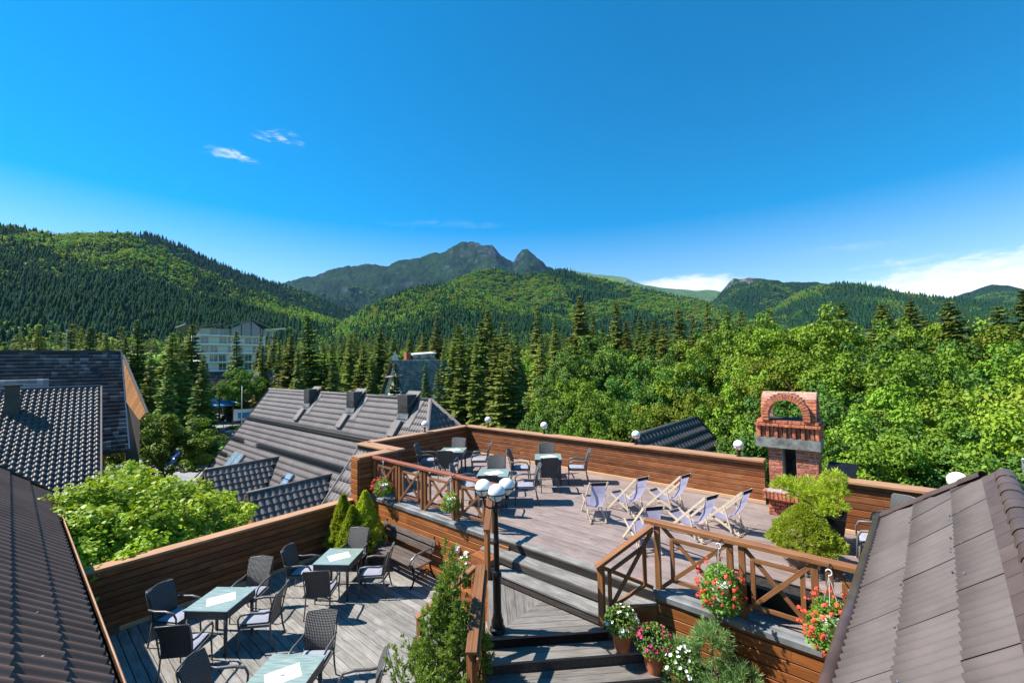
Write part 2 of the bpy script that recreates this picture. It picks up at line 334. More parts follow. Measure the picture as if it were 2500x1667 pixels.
def roofmat(name, col, rough=.5, var=.25, scale=5., lo=.9, hi=1.1, streak=0, spec=.4):
    m, nt, p, o = nodes(name); v, oi = rndcoord(nt, (scale,) * 3); n1 = N(nt, 'TexNoise'); n1.inputs['Scale'].default_value = 1; n1.inputs['Detail'].default_value = 8; n1.inputs['Roughness'].default_value = .65; nt.links.new(v, n1.inputs['Vector'])
    v2, _ = rndcoord(nt, (.8, .8, .8)); n2 = N(nt, 'TexNoise'); n2.inputs['Scale'].default_value = 1; n2.inputs['Detail'].default_value = 3; nt.links.new(v2, n2.inputs['Vector'])
    a = N(nt, 'Math', operation='ADD'); nt.links.new(n1.outputs[0], a.inputs[0]); nt.links.new(n2.outputs[0], a.inputs[1]); h = N(nt, 'Math', operation='MULTIPLY'); h.inputs[1].default_value = .5; nt.links.new(a.outputs[0], h.inputs[0])
    c = [tuple(x * k for x in col) for k in (1 - var, 1, 1 + var)]
    r = ramp(nt, h.outputs[0], [(.36, c[0]), (.5, c[1]), (.64, c[2])]); nt.links.new(objvar(nt, r.outputs[0], oi, lo, hi), p.inputs['Base Color'])
    p.inputs['Roughness'].default_value = rough; p.inputs['Specular IOR Level'].default_value = spec; bump(nt, p, n1.outputs[0], .2, .01); return m
roofmat('tile_brown', (.17, .147, .14), .6, .22, 6, spec=.2)
roofmat('sheet_brown', (.15, .10, .08), .6, .2, 2.5, .95, 1.05, spec=.08)
roofmat('bitumen', (.128, .106, .098), .7, .16, 4, .93, 1.07, spec=.2)
roofmat('ridge_tile', (.095, .064, .054), .5, .25, 5)
roofmat('shingle', (.042, .046, .052), .8, .7, 14, .45, 1.7)
roofmat('shingle_grey', (.21, .20, .185), .8, .4, 10, .7, 1.3)
roofmat('dark_roof', (.05, .046, .045), .7, .4, 4, .8, 1.2)
roofmat('tile_glazed', (.085, .074, .071), .42, .3, 6, spec=.35)
roofmat('tile_dark', (.15, .132, .126), .5, .3, 6, spec=.3)

# ------------------------------------------------------------------ terrace
ZL = -1.3; YE = 6.46; YB = 11.85; XL = -12.45; YW2 = 10.88
def rows(name, parent, x0, x1, y0, y1, z, w, t, mat, lens, along='x', gap=.010, clip=None):
    y = y0; k = 0
    while y < y1 - .03:
        ww = min(w, y1 - y); x = x0; first = True; L0 = lens[k % len(lens)]
        a, b = (clip(y + ww / 2) if clip else (x0, x1)); x = a
        while x < b - .05:
            L = L0 if first else max(lens); first = False; e = min(x + L, b)
            if b - e < .5: e = b
            plank(name, parent, (x + .002, y + ww / 2, z - t / 2), (e - .002, y + ww / 2, z - t / 2), ww - gap, t, mat); x = e
        y += w; k += 1
up = MB().prism([(XL, YB), (XL, 7.42), (-10.62, 7.42), (-10.62, YE - .02), (3.2, YE - .02), (3.2, YB)], -.25, -.032).build('upper_deck', 'under_floor'); tag(up, kind='structure')
rows('plank', up, XL, 3.2, YE + .13, YB, 0, .146, .028, 'deck_brown', (2.4, 4.0, 1.2, 3.1, 3.6), clip=lambda y: (XL if y > 7.42 else -10.62, 3.2))
for a, b in ((-10.62, -8.2), (-8.2, -5.9), (-5.9, -2.72), (-2.72, -.2), (-.2, 3.2)):
    plank('edge_board', up, (a, YE + .055, .002), (b - .004, YE + .055, .002), .15, .034, 'tread_grey')
lo = MB().prism([(-10.95, 7.0), (-10.95, -1.5), (-1.0, -1.5), (-1.0, 7.0)], ZL - .25, ZL - .032).build('lower_deck', 'under_floor'); tag(lo, kind='structure')
rows('plank', lo, -10.92, -2.0, .2, YE, ZL, .15, .028, 'deck_grey', (3.0, 4.6, 2.2, 3.8, 1.4), clip=lambda y: (-10.92, -2.6))

def board_wall(name, label, x0, y0, x1, y1, z0, z1, nside, mat, capmat, bh=.135, lens=(2.6, 3.8, 1.7, 3.2), thick=.16, capw=.30, cap=True, trim=True, capz=.05, capshift=0, group=None, backmat='stained_wood'):
    """parapet clad with horizontal boards; nside: +1/-1 side of the line (left normal) that carries the boards"""
    a = Vector((x0, y0, 0)); b = Vector((x1, y1, 0)); d = (b - a).normalized(); n = Vector((-d.y, d.x, 0)) * nside; L = (b - a).length
    t = thing(name, label, 'wall', (x0, y0, z0), 0, group)
    c = [a, b, b - n * thick, a - n * thick]
    core = MB().prism([(p.x, p.y) for p in c], z0, z1).mesh('core', 'riser_dark'); wchild('wall_core', core, t)
    z = z0 + (.09 if trim else .01); k = 0
    if trim: plank('base_trim', t, a + n * .03 + Vector((0, 0, z0 + .045)), b + n * .03 + Vector((0, 0, z0 + .045)), .088, .03, 'trim_wood', up=n)
    while z < z1 - .04:
        h = min(bh, z1 - z); x = 0; L0 = lens[k % len(lens)]; first = True
        while x < L - .02:
            e = min(L, x + (L0 if first else max(lens))); first = False
            if L - e < .4: e = L
            plank('board', t, a + d * (x + .001) + n * .011 + Vector((0, 0, z + h / 2)), a + d * (e - .001) + n * .011 + Vector((0, 0, z + h / 2)), h - .015, .026, mat, up=n, ch=.011); x = e
        z += bh; k += 1
    if cap:
        q = (a + b) / 2; s0 = -n * (thick / 2) + n * capshift; x = 0; cl_ = 3.4
        while x < L - .02:
            e = min(L, x + cl_)
            if L - e < .8: e = L
            plank('cap_board', t, a + d * x + s0 + Vector((0, 0, z1 + capz / 2)), a + d * (e - .003) + s0 + Vector((0, 0, z1 + capz / 2)), capw, capz, capmat); x = e
    return t
# upper parapets
board_wall('parapet_wall', 'long brown boarded parapet in sun behind the deck chairs with lamps on its cap', -2.15, YB, XL - .02, YB, 0, 1.0, 1, 'stained_wood', 'cap_wood', capw=.34, capshift=.02)
board_wall('parapet_wall', 'shaded brown parapet at the far left of the upper deck beside the corner table', XL, YB, XL, 7.5, 0, 1.0, 1, 'stained_wood', 'cap_wood', capw=.34, capshift=.02)
jw = board_wall('parapet_wall', 'short brown parapet stepping in to the start of the red handrail', XL - .17, 7.42, -10.6, 7.42, 0, 1.0, 1, 'stained_wood', 'cap_wood', trim=False, thick=.2, capw=.42, capshift=.05)
board_wall('parapet_wall', 'dark brown boarded end pillar wall left of the red handrail above the potted spruces', -10.6, 7.3, -10.6, 6.1, ZL, 1.0, 1, 'stained_wood', 'cap_wood', thick=.36, capw=.42, trim=False)
pe = board_wall('pillar_face', 'narrow sunlit boarded end face of the brown pillar beside the ribbed roof strip', -10.96, 6.098, -10.62, 6.098, ZL, .99, -1, 'orange_wood', 'cap_wood', thick=.02, cap=False, trim=False); 
board_wall('parapet_wall', 'brown boarded parapet right of the brick fireplace behind the bushy pine', 3.2, YW2, -.95, YW2, 0, 1.0, 1, 'stained_wood', 'cap_wood', capw=.34, capshift=.02)
board_wall('parapet_wall', 'long shaded brown parapet along the left of the grey lower deck', -10.86, 6.08, -10.86, .2, ZL, -.12, 1, 'stained_wood', 'cap_wood', capw=.30, capshift=.0)
# retaining walls under the deck edge
board_wall('deck_wall', 'orange boarded wall in sun behind the iron bench under the handrail', -10.6, YE - .03, -5.62, YE - .03, ZL, -.07, -1, 'orange_wood', 'cap_wood', .15, cap=False, thick=.1, trim=False)
board_wall('deck_wall', 'orange boarded wall in sun behind the terracotta flower pots under the right balustrade', -2.66, YE - .03, 1.6, YE - .03, -3.0, -.07, -1, 'orange_wood', 'cap_wood', .15, cap=False, thick=.1, trim=False)
for nm, a, b, lab in (('edge_flashing', -10.6, -5.95, 'grey lead flashing along the deck edge above the bench'), ('edge_flashing', -2.7, 1.6, 'grey lead flashing along the deck edge under the right balustrade')):
    m = MB(); n = 24
    pr = [(YE + .02, .026), (YE - .05, .02), (YE - .085, -.005), (YE - .09, -.075), (YE - .075, -.075), (YE - .07, -.02), (YE + .02, -.02)]
    vs = []; 
    for i in range(n + 1):
        x = a + (b - a) * i / n
        vs += [(x, y + random.uniform(-.003, .003), z + random.uniform(-.003, .003)) for y, z in pr]
    k = len(pr); m.add(vs, [(i * k + j, i * k + (j + 1) % k, (i + 1) * k + (j + 1) % k, (i + 1) * k + j) for i in range(n) for j in range(k)])
    tag(m.build(nm, 'lead_grey', smooth=40), lab, 'flashing')

# stairs between deck and landing
st = thing('terrace_steps', 'grey weathered wooden steps from the upper deck to the lamp post landing', 'steps', (-4.2, 6.1, -.48))
for i, (y0, y1, z, xa, xb) in enumerate(((6.15, 6.45, -.16, -6.15, -2.98), (5.86, 6.15, -.32, -5.66, -3.24))):
    for j in range(2):
        w = (y1 - y0) / 2; plank('tread', st, (xa, y0 + w * (j + .5), z - .018), (xb, y0 + w * (j + .5), z - .018), w - .006, .036, 'tread_grey')
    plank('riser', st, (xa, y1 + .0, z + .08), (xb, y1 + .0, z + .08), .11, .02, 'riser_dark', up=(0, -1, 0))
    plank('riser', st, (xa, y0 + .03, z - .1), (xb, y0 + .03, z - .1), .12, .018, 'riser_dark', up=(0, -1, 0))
wchild('tread', MB().prism([(-2.98, 6.15), (-2.66, 6.44), (-2.98, 6.45)], -.196, -.16).mesh('tread', 'tread_grey'), st)
wchild('tread', MB().prism([(-3.24, 5.90), (-2.97, 6.15), (-3.24, 6.15)], -.356, -.32).mesh('tread', 'tread_grey'), st)
wchild('side_panel', MB().prism([(-3.22, 5.92), (-2.66, 6.43), (-2.66, 6.45), (-3.25, 5.95)], -1.6, -.2).mesh('side', 'stained_wood'), st)
wchild('side_panel', MB().box((-6.15, 5.9, -1.3), (-5.66, 6.36, -.2)).mesh('side', 'stained_wood'), st)
# landing with mitred boards
def clip_poly(poly, n, c):
    out = []
    for i in range(len(poly)):
        p, q = poly[i], poly[(i + 1) % len(poly)]; dp = n[0] * p[0] + n[1] * p[1] - c; dq = n[0] * q[0] + n[1] * q[1] - c
        if dp >= 0: out.append(p)
        if dp * dq < 0: t = dp / (dp - dq); out.append((p[0] + (q[0] - p[0]) * t, p[1] + (q[1] - p[1]) * t))
    return out
LC = (-4.45, 4.60); LA = (-5.66, 5.86); LB = (-3.2, 5.86); ZN = -.48
ld = MB().prism([LC, LB, (LB[0], 6.42), (LA[0], 6.42), LA], ZN - .2, ZN - .032).build('stair_landing', 'under_floor'); tag(ld, kind='structure')
def strips(tri, pt, dr, w, parent, z, mat, gap=.006, t=.03):
    n = (-dr[1], dr[0]); base = n[0] * pt[0] + n[1] * pt[1]
    cs = [n[0] * p[0] + n[1] * p[1] - base for p in tri]; k0 = math.floor(min(cs) / w); k1 = math.ceil(max(cs) / w)
    for k in range(k0, k1):
        q = clip_poly(tri, n, base + k * w + gap / 2)
        if len(q) > 2: q = clip_poly(q, (-n[0], -n[1]), -(base + (k + 1) * w - gap / 2))
        if len(q) > 2:
            cx_, cy_ = sum(p[0] for p in q) / len(q), sum(p[1] for p in q) / len(q); an = math.atan2(dr[1], dr[0]); ca, sa = math.cos(-an), math.sin(-an)
            loc = [((p[0] - cx_) * ca - (p[1] - cy_) * sa, (p[0] - cx_) * sa + (p[1] - cy_) * ca) for p in q]
            me = MB().prism(loc, -t, 0).mesh('plank', mat); wchild('plank', me, parent, Matrix.Translation((cx_, cy_, z)) @ Matrix.Rotation(an, 4, 'Z'))
d1 = Vector((LA[0] - LC[0], LA[1] - LC[1])).normalized(); d2 = Vector((LB[0] - LC[0], LB[1] - LC[1])).normalized()
mid = (LC[0] + .03, 5.86)
strips([LC, mid, LA], LC, (d1.x, d1.y), .15, ld, ZN, 'landing_wood'); strips([LC, LB, mid], LC, (d2.x, d2.y), .15, ld, ZN, 'landing_wood')
# diagonal flight
fl = thing('diagonal_steps', 'grey wooden flight of steps going down from the landing past the flower pots', 'steps', (-3.6, 5.0, -1.4))
nn = Vector((d2.y, -d2.x)); 
for i in range(1, 8):
    z = ZN - .15 * i; of0 = .30 * (i - 1) - .0; a = Vector(LC) - d2 * .05
    Lr = 3.2
    def ptx(s, o): q = a + d2 * s + nn * o; return (q.x, q.y)
    for j in range(2):
        o0 = of0 + .155 * j - .01; poly = [ptx(0, o0), ptx(Lr, o0), ptx(Lr, o0 + .15), ptx(0, o0 + .15)]
        poly = clip_poly(poly, (0, -1), -6.40)
        if len(poly) < 3: continue
        cx_, cy_ = sum(p[0] for p in poly) / len(poly), sum(p[1] for p in poly) / len(poly); an = math.atan2(d2.y, d2.x); ca, sa = math.cos(-an), math.sin(-an)
        loc = [((p[0] - cx_) * ca - (p[1] - cy_) * sa, (p[0] - cx_) * sa + (p[1] - cy_) * ca) for p in poly]
        wchild('tread', MB().prism(loc, -.035, 0).mesh('tread', 'landing_wood'), fl, Matrix.Translation((cx_, cy_, z)) @ Matrix.Rotation(an, 4, 'Z'))
    poly = [ptx(0, of0 - .03), ptx(Lr, of0 - .03), ptx(Lr, of0), ptx(0, of0)]; poly = clip_poly(poly, (0, -1), -6.40)
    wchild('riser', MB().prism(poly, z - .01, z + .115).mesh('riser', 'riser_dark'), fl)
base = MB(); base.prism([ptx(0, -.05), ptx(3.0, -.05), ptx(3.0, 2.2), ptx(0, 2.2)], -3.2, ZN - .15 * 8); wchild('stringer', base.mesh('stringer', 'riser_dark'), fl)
# side cheeks hiding the hollow under the landing
wchild('side_panel', MB().bar((LC[0], LC[1], -1.0), (LA[0], LA[1], -1.0), .03, .95).mesh('cheek', 'stained_wood'), fl)
wchild('side_panel', MB().bar((LC[0], LC[1], -1.6), (LC[0] + nn.x * 2.2, LC[1] + nn.y * 2.2, -1.6), .03, 1.4).mesh('cheek', 'stained_wood'), fl)

# ------------------------------------------------------------------ balustrades
def xpanel(t, a, b, z0, z1, mat, inner=.0, back=(0, 0, 0)):
    """crossed panel between plan points a and b: two uprights, two rails, two diagonals"""
    a = Vector((*a[:2], 0)); b = Vector((*b[:2], 0)); d = (b - a).normalized(); n = Vector((-d.y, d.x, 0)); w = .052
    za, zb = (z0 if isinstance(z0, tuple) else (z0, z0)); ta, tb = (z1 if isinstance(z1, tuple) else (z1, z1))
    A0 = a + Vector((0, 0, za + .05)); B0 = b + Vector((0, 0, zb + .05)); A1 = a + Vector((0, 0, ta)); B1 = b + Vector((0, 0, tb)); L = (b - a).length; i = min(.17, L * .16)
    up_ = n
    f = lambda p, q, s: p + (q - p) * s
    s = i / L
    P0, Q0 = f(A0, B0, s), f(A0, B0, 1 - s); P1, Q1 = f(A1, B1, s), f(A1, B1, 1 - s); h = Vector((0, 0, .16))
    plank('diagonal_brace', t, A1 + n * .018, B0 + n * .018, w, .034, mat, up=up_); plank('diagonal_brace', t, A0 - n * .018, B1 - n * .018, w, .034, mat, up=up_)
    plank('brace_rail', t, P1 - h, Q1 - h, w * .9, .04, mat, up=up_); plank('brace_rail', t, P0 + h * .8, Q0 + h * .8, w * .9, .04, mat, up=up_)
    plank('upright', t, P0 + h * .8, P1 - h, w, .05, mat, up=up_); plank('upright', t, Q0 + h * .8, Q1 - h, w, .05, mat, up=up_)
def post(t, x, y, z0, z1, mat, w=.085):
    plank('post', t, (x, y, z0), (x, y, z1), w, w, mat, up=(0, 1, 0))
YR = 6.53
bl = thing('balustrade', 'wooden crossed balustrade with a reddish handrail behind the bench', 'balustrade', (-8.4, YR, 0))
px_ = [-10.55, -9.42, -8.39, -7.27, -6.16]
for i in range(4):
    xpanel(bl, (px_[i] + .07, YR), (px_[i + 1] - .07, YR), .02, .96, 'rail_wood')
for i, x in enumerate(px_):
    for k in ((-.05, .05) if 0 < i < 4 else (0,)): post(bl, x + k * 1.3, YR, 0, .97, 'rail_wood', .07)
plank('handrail', bl, (-10.62, YR, 1.0), (-6.06, YR, 1.0), .13, .055, 'rail_red')
# stair rails
def stair_rail(name, label, p, q, p0, q0, mat='rail_wood', panel=True):
    t = thing(name, label, 'handrail', (q[0], q[1], q0)); post(t, q[0], q[1], q0, q[2] - .02, mat, .085)
    P = Vector(p); Q = Vector(q); d = (Q - P).normalized()
    plank('handrail', t, P, Q + d * .1, .12, .05, mat)
    if panel: xpanel(t, p, q, (p0, q0), (p[2] - .05, q[2] - .05), mat)
    return t
stair_rail('stair_rail', 'short sloping handrail left of the steps behind the lamp post', (-6.1, 6.45, .97), (-5.64, 5.84, .48), 0, ZN, panel=False)
stair_rail('stair_rail', 'sloping crossed handrail right of the steps above the white potted flowers', (-2.72, 6.42, .97), (-3.27, 5.82, .47), 0, ZN + .05)
br = thing('balustrade', 'wooden crossed balustrade on the right hung with two geranium baskets', 'balustrade', (-1.2, YR, 0))
px2 = [-2.68, -1.58, -.62, .45, 1.5]
for i in range(4): xpanel(br, (px2[i] + .07, YR), (px2[i + 1] - .07, YR), .02, .96, 'rail_wood')
for i, x in enumerate(px2):
    for k in ((-.05, .05) if 0 < i < 4 else (0,)): post(br, x + k * 1.5, YR, 0, .97, 'rail_wood', .075)
plank('handrail', br, (-2.86, YR, 1.0), (1.6, YR, 1.0), .14, .06, 'rail_wood')
pr_ = thing('stair_rail', 'sloping brown handrail beside the tall spruce shrub, nearest the camera', 'handrail', (-3.86, 3.69, -1.3))
plank('handrail', pr_, (-4.6, 4.62, .5), (-3.86, 3.69, .02), .14, .05, 'rail_wood'); plank('side_board', pr_, (-4.53, 4.66, .40), (-3.79, 3.73, -.08), .12, .03, 'rail_wood', up=(.78, .62, 0))
post(pr_, -3.9, 3.74, -2.0, .0, 'rail_wood', .1); post(pr_, -4.56, 4.57, -1.3, .47, 'rail_wood', .09)
pq_ = thing('stair_rail', 'low brown handrail half hidden behind the tall spruce shrub', 'handrail', (-4.85, 3.66, -1.3))
plank('handrail', pq_, (-4.66, 4.56, .49), (-4.86, 3.64, .09), .1, .05, 'rail_wood'); post(pq_, -4.85, 3.7, -1.3, .07, 'rail_wood', .08)
# ------------------------------------------------------------------ furniture
def pad(w, d, h, n=10, p=4.0):
    m = MB(); vs = []; 
    for s in (1, -1):
        for i in range(n + 1):
            for j in range(n + 1):
                u, v = i / n * 2 - 1, j / n * 2 - 1; e = max(0, 1 - abs(u) ** p) ** .5 * max(0, 1 - abs(v) ** p) ** .5
                vs.append((u * w / 2 * (1 - .02 * v * v), v * d / 2, s * h / 2 * (.25 + .75 * e)))
    k = (n + 1) ** 2
    fs = [(i * (n + 1) + j, (i + 1) * (n + 1) + j, (i + 1) * (n + 1) + j + 1, i * (n + 1) + j + 1) for i in range(n) for j in range(n)]
    m.add(vs, fs + [tuple(k + q for q in reversed(f)) for f in fs])
    rim = [i * (n + 1) for i in range(n + 1)] + [n * (n + 1) + j for j in range(1, n + 1)] + [i * (n + 1) + n for i in range(n - 1, -1, -1)] + [j for j in range(n - 1, 0, -1)]
    m.f += [(rim[a], rim[(a + 1) % len(rim)], k + rim[(a + 1) % len(rim)], k + rim[a]) for a in range(len(rim))]
    return m
def make_chair():
    t = thing('wicker_chair', 'x', 'chair')
    m = MB(); n = 8; q = 8; vs = []       # backrest: gently curved woven panel
    for s in (0, 1):
        for i in range(n + 1):
            for j in range(q + 1):
                u = i / n * 2 - 1; v = j / q; w = .255 + .02 * v
                y = -.245 - .115 * v - .05 * v * v + .03 * u * u * (.3 + v) - .035 * s + (.03 * math.sin(v * 3.1))
                vs.append((u * w, y, .40 + .53 * v + .012 * (1 - u * u) * v))
    k = (n + 1) * (q + 1); g = lambda s, i, j: s * k + i * (q + 1) + j
    fs = []
    for i in range(n):
        for j in range(q): fs.append((g(0, i, j), g(0, i, j + 1), g(0, i + 1, j + 1), g(0, i + 1, j))); fs.append((g(1, i, j), g(1, i + 1, j), g(1, i + 1, j + 1), g(1, i, j + 1)))
    for i in range(n): fs.append((g(0, i, q), g(1, i, q), g(1, i + 1, q), g(0, i + 1, q))); fs.append((g(0, i, 0), g(0, i + 1, 0), g(1, i + 1, 0), g(1, i, 0)))
    for j in range(q): fs.append((g(0, 0, j), g(1, 0, j), g(1, 0, j + 1), g(0, 0, j + 1))); fs.append((g(0, n, j), g(0, n, j + 1), g(1, n, j + 1), g(1, n, j)))
    m.add(vs, fs); b = m.build('backrest', 'wicker', t, 40)
    MB().tube([(-.268, -.275, .42), (-.275, -.315, .62), (-.283, -.39, .90), (-.26, -.41, .935), (0, -.435, .95), (.26, -.41, .935), (.283, -.39, .90), (.275, -.315, .62), (.268, -.275, .42)], .013, 6).build('rim', 'wicker_frame', b, True)
    s = MB().box((-.27, -.26, .385), (.27, .27, .425)).build('seat', 'wicker', t)
    pad(.47, .46, .05).build('cushion', 'cushion', t, 50, loc=(0, .02, .447))
    for sx in (-1, 1):
        MB().tube([(sx * .27, .25, .40), (sx * .275, .262, .2), (sx * .28, .275, 0)], [.017, .016, .014], 6).build('leg', 'wicker_frame', t, True)
        MB().tube([(sx * .262, -.262, .45), (sx * .265, -.29, .2), (sx * .27, -.345, 0)], [.018, .017, .014], 6).build('leg', 'wicker_frame', t, True)
        MB().tube([(sx * .275, .262, .38), (sx * .29, .27, .54), (sx * .30, .22, .625), (sx * .30, .05, .645), (sx * .295, -.18, .63), (sx * .282, -.33, .65)], [.016, .017, .021, .023, .021, .016], 6).build('armrest', 'wicker_frame', t, True)
    return t
def make_table():
    t = thing('glass_table', 'x', 'table')
    MB().box((-.385, -.385, .725), (.385, .385, .742)).build('table_top', 'glass_top', t)
    ap = MB()
    for a, b in (((-.36, -.36), (.36, -.36)), ((.36, -.36), (.36, .36)), ((.36, .36), (-.36, .36)), ((-.36, .36), (-.36, -.36))): ap.bar((*a, .66), (*b, .66), .035, .12)
    ap.box((-.35, -.35, .70), (.35, .35, .723)); ap.build('apron', 'wicker', t)
    for x, y in ((-.33, -.33), (.33, -.33), (.33, .33), (-.33, .33)): MB().tube([(x, y, .66), (x * 1.02, y * 1.02, 0)], [.032, .026], 8).build('leg', 'wicker', t, True)
    return t
def make_menu():
    o = MB().box((-.21, -.148, 0), (.21, .148, .0015)).build('paper_menu', 'paper'); m = MB()
    m.box((-.022, -.016, .002), (-.004, .018, .0026)); m.box((.0, -.02, .002), (.02, .014, .0026))
    r = random.Random(3)
    for i in range(26):
        x, y = r.choice((-1, 1)) * r.uniform(.06, .19), r.uniform(-.13, .13); m.box((x, y, .002), (x + r.uniform(.006, .02), y + .004, .0026))
    tag(m.build('print', 'ink', o), kind='stuff'); return o
chair0, table0, menu0 = make_chair(), make_table(), make_menu(); used = set(); chair0.scale = (.86, .94, 1.0)
def place(p, loc, rz, label, group=None):
    o = p if p.name not in used else copy_tree(p)
    used.add(p.name); o.location = loc; o.rotation_euler = (0, 0, rz); o['label'] = label
    if group: o['group'] = group
    return o
tag(menu0, cat='menu')
TH = R_(37)
sides = {0: 'right', 1: 'far', 2: 'left', 3: 'near'}
def dining(c, z, where, miss=(), rads=(.72, .7, .74, .72), dth=0, ang=(0, 0, 0, 0)):
    th = TH + dth
    place(table0, (c[0], c[1], z), th, 'square green glass wicker table ' + where, 'glass tables')
    place(menu0, (c[0] + .02, c[1] - .01, z + .743), th + R_(36), 'white paper menu on the table ' + where, 'paper menus')
    for k in range(4):
        if k in miss: continue
        a = th + k * math.pi / 2; d = Vector((math.cos(a), math.sin(a), 0)) * rads[k]
        place(chair0, (c[0] + d.x, c[1] + d.y, z), a + math.pi / 2 + R_(ang[k]), 'dark wicker armchair, %s seat of the table %s' % (sides[k], where), 'wicker armchairs')
dining((-10.45, 9.3), 0, 'in the corner of the upper deck', rads=(.86, .62, .82, .74), ang=(4, -3, 5, -4))
dining((-7.42, 10.28), 0, 'nearest the long sunlit parapet', rads=(.84, .66, .8, .72), ang=(-5, 3, -4, 3))
dining((-7.46, 7.98), 0, 'behind the globe lamp post', rads=(.80, .70, .70, .66), ang=(3, 2, 6, -3))
dining((-8.92, 4.68), ZL, 'on the lower deck nearest the bench', rads=(.76, .66, .76, .70), ang=(6, -2, 4, 8))
dining((-8.98, 2.54), ZL, 'on the lower deck nearest the left roof', rads=(.72, .78, .82, .74), ang=(10, 5, -6, 10))
dining((-6.16, 2.46), ZL, 'cut by the bottom picture edge', rads=(.98, .72, .9, .8), ang=(14, 4, 4, 0), miss=(3,))
for (x, y, rz, lab) in ((.15, 10.3, 150, 'far dark wicker armchair half hidden behind the right roof'), (-.12, 9.45, 95, 'near dark wicker armchair half hidden behind the gutter of the right roof')):
    place(chair0, (x, y, 0), R_(rz), lab, 'wicker armchairs')

def make_deckchair():
    t = thing('deck_chair', 'x', 'deck chair'); W = .232
    F = (.62, .02); T = (-.38, .95); Rr = (-.28, .02); S = (.62, .40)   # front foot, back top, rear foot, seat front (y, z); faces +y
    for s in (-1, 1):
        MB().bar((s * W, F[0], F[1]), (s * W, T[0], T[1]), .022, .045).build('back_rail', 'chair_beech', t)
        MB().bar((s * (W - .035), Rr[0], Rr[1]), (s * (W - .035), S[0], S[1]), .022, .045).build('seat_rail', 'chair_beech', t)
        MB().bar((s * (W + .03), .02, .56), (s * (W + .03), -.12, .06), .02, .035).build('prop', 'chair_beech', t)
    rk = MB()
    for s in (-1, 1):
        for k in range(4): 
            y = -.26 + k * .085; z = .02 + (y + .28) * .42; rk.bar((s * (W - .035), y, z + .02), (s * (W - .035), y + .025, z + .075), .022, .03)
    tag(rk.build('notches', 'chair_beech', t), kind='stuff')
    for nm, y, z in (('cross_bar', .60, .04), ('cross_bar', -.26, .03), ('cross_bar', -.12, .07), ('cross_bar', .605, .40), ('cross_bar', -.375, .945), ('cross_bar', .03, .55)):
        if nm and not (y == .03): MB().tube([(-W - .02, y, z), (W + .02, y, z)], .011, 6).build(nm, 'chair_beech', t)
    # sling
    pts = [Vector((-.375, .95)), Vector((-.33, .81)), Vector((-.25, .60)), Vector((-.12, .42)), Vector((.03, .30)), Vector((.2, .25)), Vector((.36, .27)), Vector((.5, .33)), Vector((.61, .405))]
    m = MB(); n = len(pts); w = .185; vs = []
    for i, p in enumerate(pts):
        sag = .03 * math.sin(math.pi * i / (n - 1))
        for j in range(7): u = j / 6 * 2 - 1; vs.append((u * w, p.x, p.y - sag * (1 - u * u)))
    m.add(vs, [(i * 7 + j, i * 7 + j + 1, (i + 1) * 7 + j + 1, (i + 1) * 7 + j) for i in range(n - 1) for j in range(6)])
    sl = m.build('sling', 'canvas', t, True)
    for (a, b) in (((-.39, .955), (-.365, .885)), ((.62, .41), (.565, .375))):
        hm = MB(); hm.add([(-w - .004, a[0], a[1]), (w + .004, a[0], a[1]), (w + .004, b[0], b[1]), (-w - .004, b[0], b[1])], [(0, 1, 2, 3)])
        hm.add([(-w - .004, a[0] - .008, a[1] - .008), (w + .004, a[0] - .008, a[1] - .008), (w + .004, b[0] - .008, b[1] - .008), (-w - .004, b[0] - .008, b[1] - .008)], [(3, 2, 1, 0)]); hm.build('hem', 'canvas_black', sl)
    # worn two-line lettering, on the back of the cloth
    pm = MB(); r = random.Random(5)
    def fr(u, v):   # v metres down the cloth from the top
        y = -.33 + (v - .14) * .40; z = .81 - (v - .14) * .90; return (u, y - .012, z - .012)
    for row, hgt, n_, x0, x1 in ((.165, .024, 5, -.075, .065), (.215, .042, 9, -.135, .135)):
        for k in range(n_):
            a = x0 + (x1 - x0) * k / n_; b = a + (x1 - x0) / n_ * .7; st_ = r.choice(((0, 1, 2), (0, 2), (0, 1), (0, 2, 3), (1, 3)))
            for q in st_:
                if q == 0: c = (a, row, a + .007, row + hgt)
                elif q == 1: c = (a, row, b, row + .008)
                elif q == 2: c = (b - .007, row, b, row + hgt)
                else: c = (a, row + hgt - .008, b, row + hgt)
                pm.add([fr(c[0], c[1]), fr(c[2], c[1]), fr(c[2], c[3]), fr(c[0], c[3])], [(0, 1, 2, 3)])
    tag(pm.build('lettering', 'canvas_print', sl), kind='stuff')
    return t
dc0 = make_deckchair(); dc0.scale = (.84, .94, .95)
def dcp(x, y, face, label):
    place(dc0, (x, y, 0), R_(face) - math.pi / 2, label, 'lilac deck chairs on the upper deck')
dcp(-4.87, 8.50, 133, 'lilac deck chair turned away from the camera, leftmost of the six')
dcp(-4.38, 9.32, 158, 'lilac deck chair second from the left in the far row')
dcp(-3.72, 10.06, 165, 'lilac deck chair nearest the sunlit parapet, third in the far row')
dcp(-3.38, 7.72, 140, 'lilac deck chair half hidden by the corner of the right balustrade')
dcp(-2.82, 8.86, 160, 'lilac deck chair just behind the right balustrade, between two others')
dcp(-2.38, 9.60, 165, 'lilac deck chair nearest the brick fireplace, rightmost of the six')

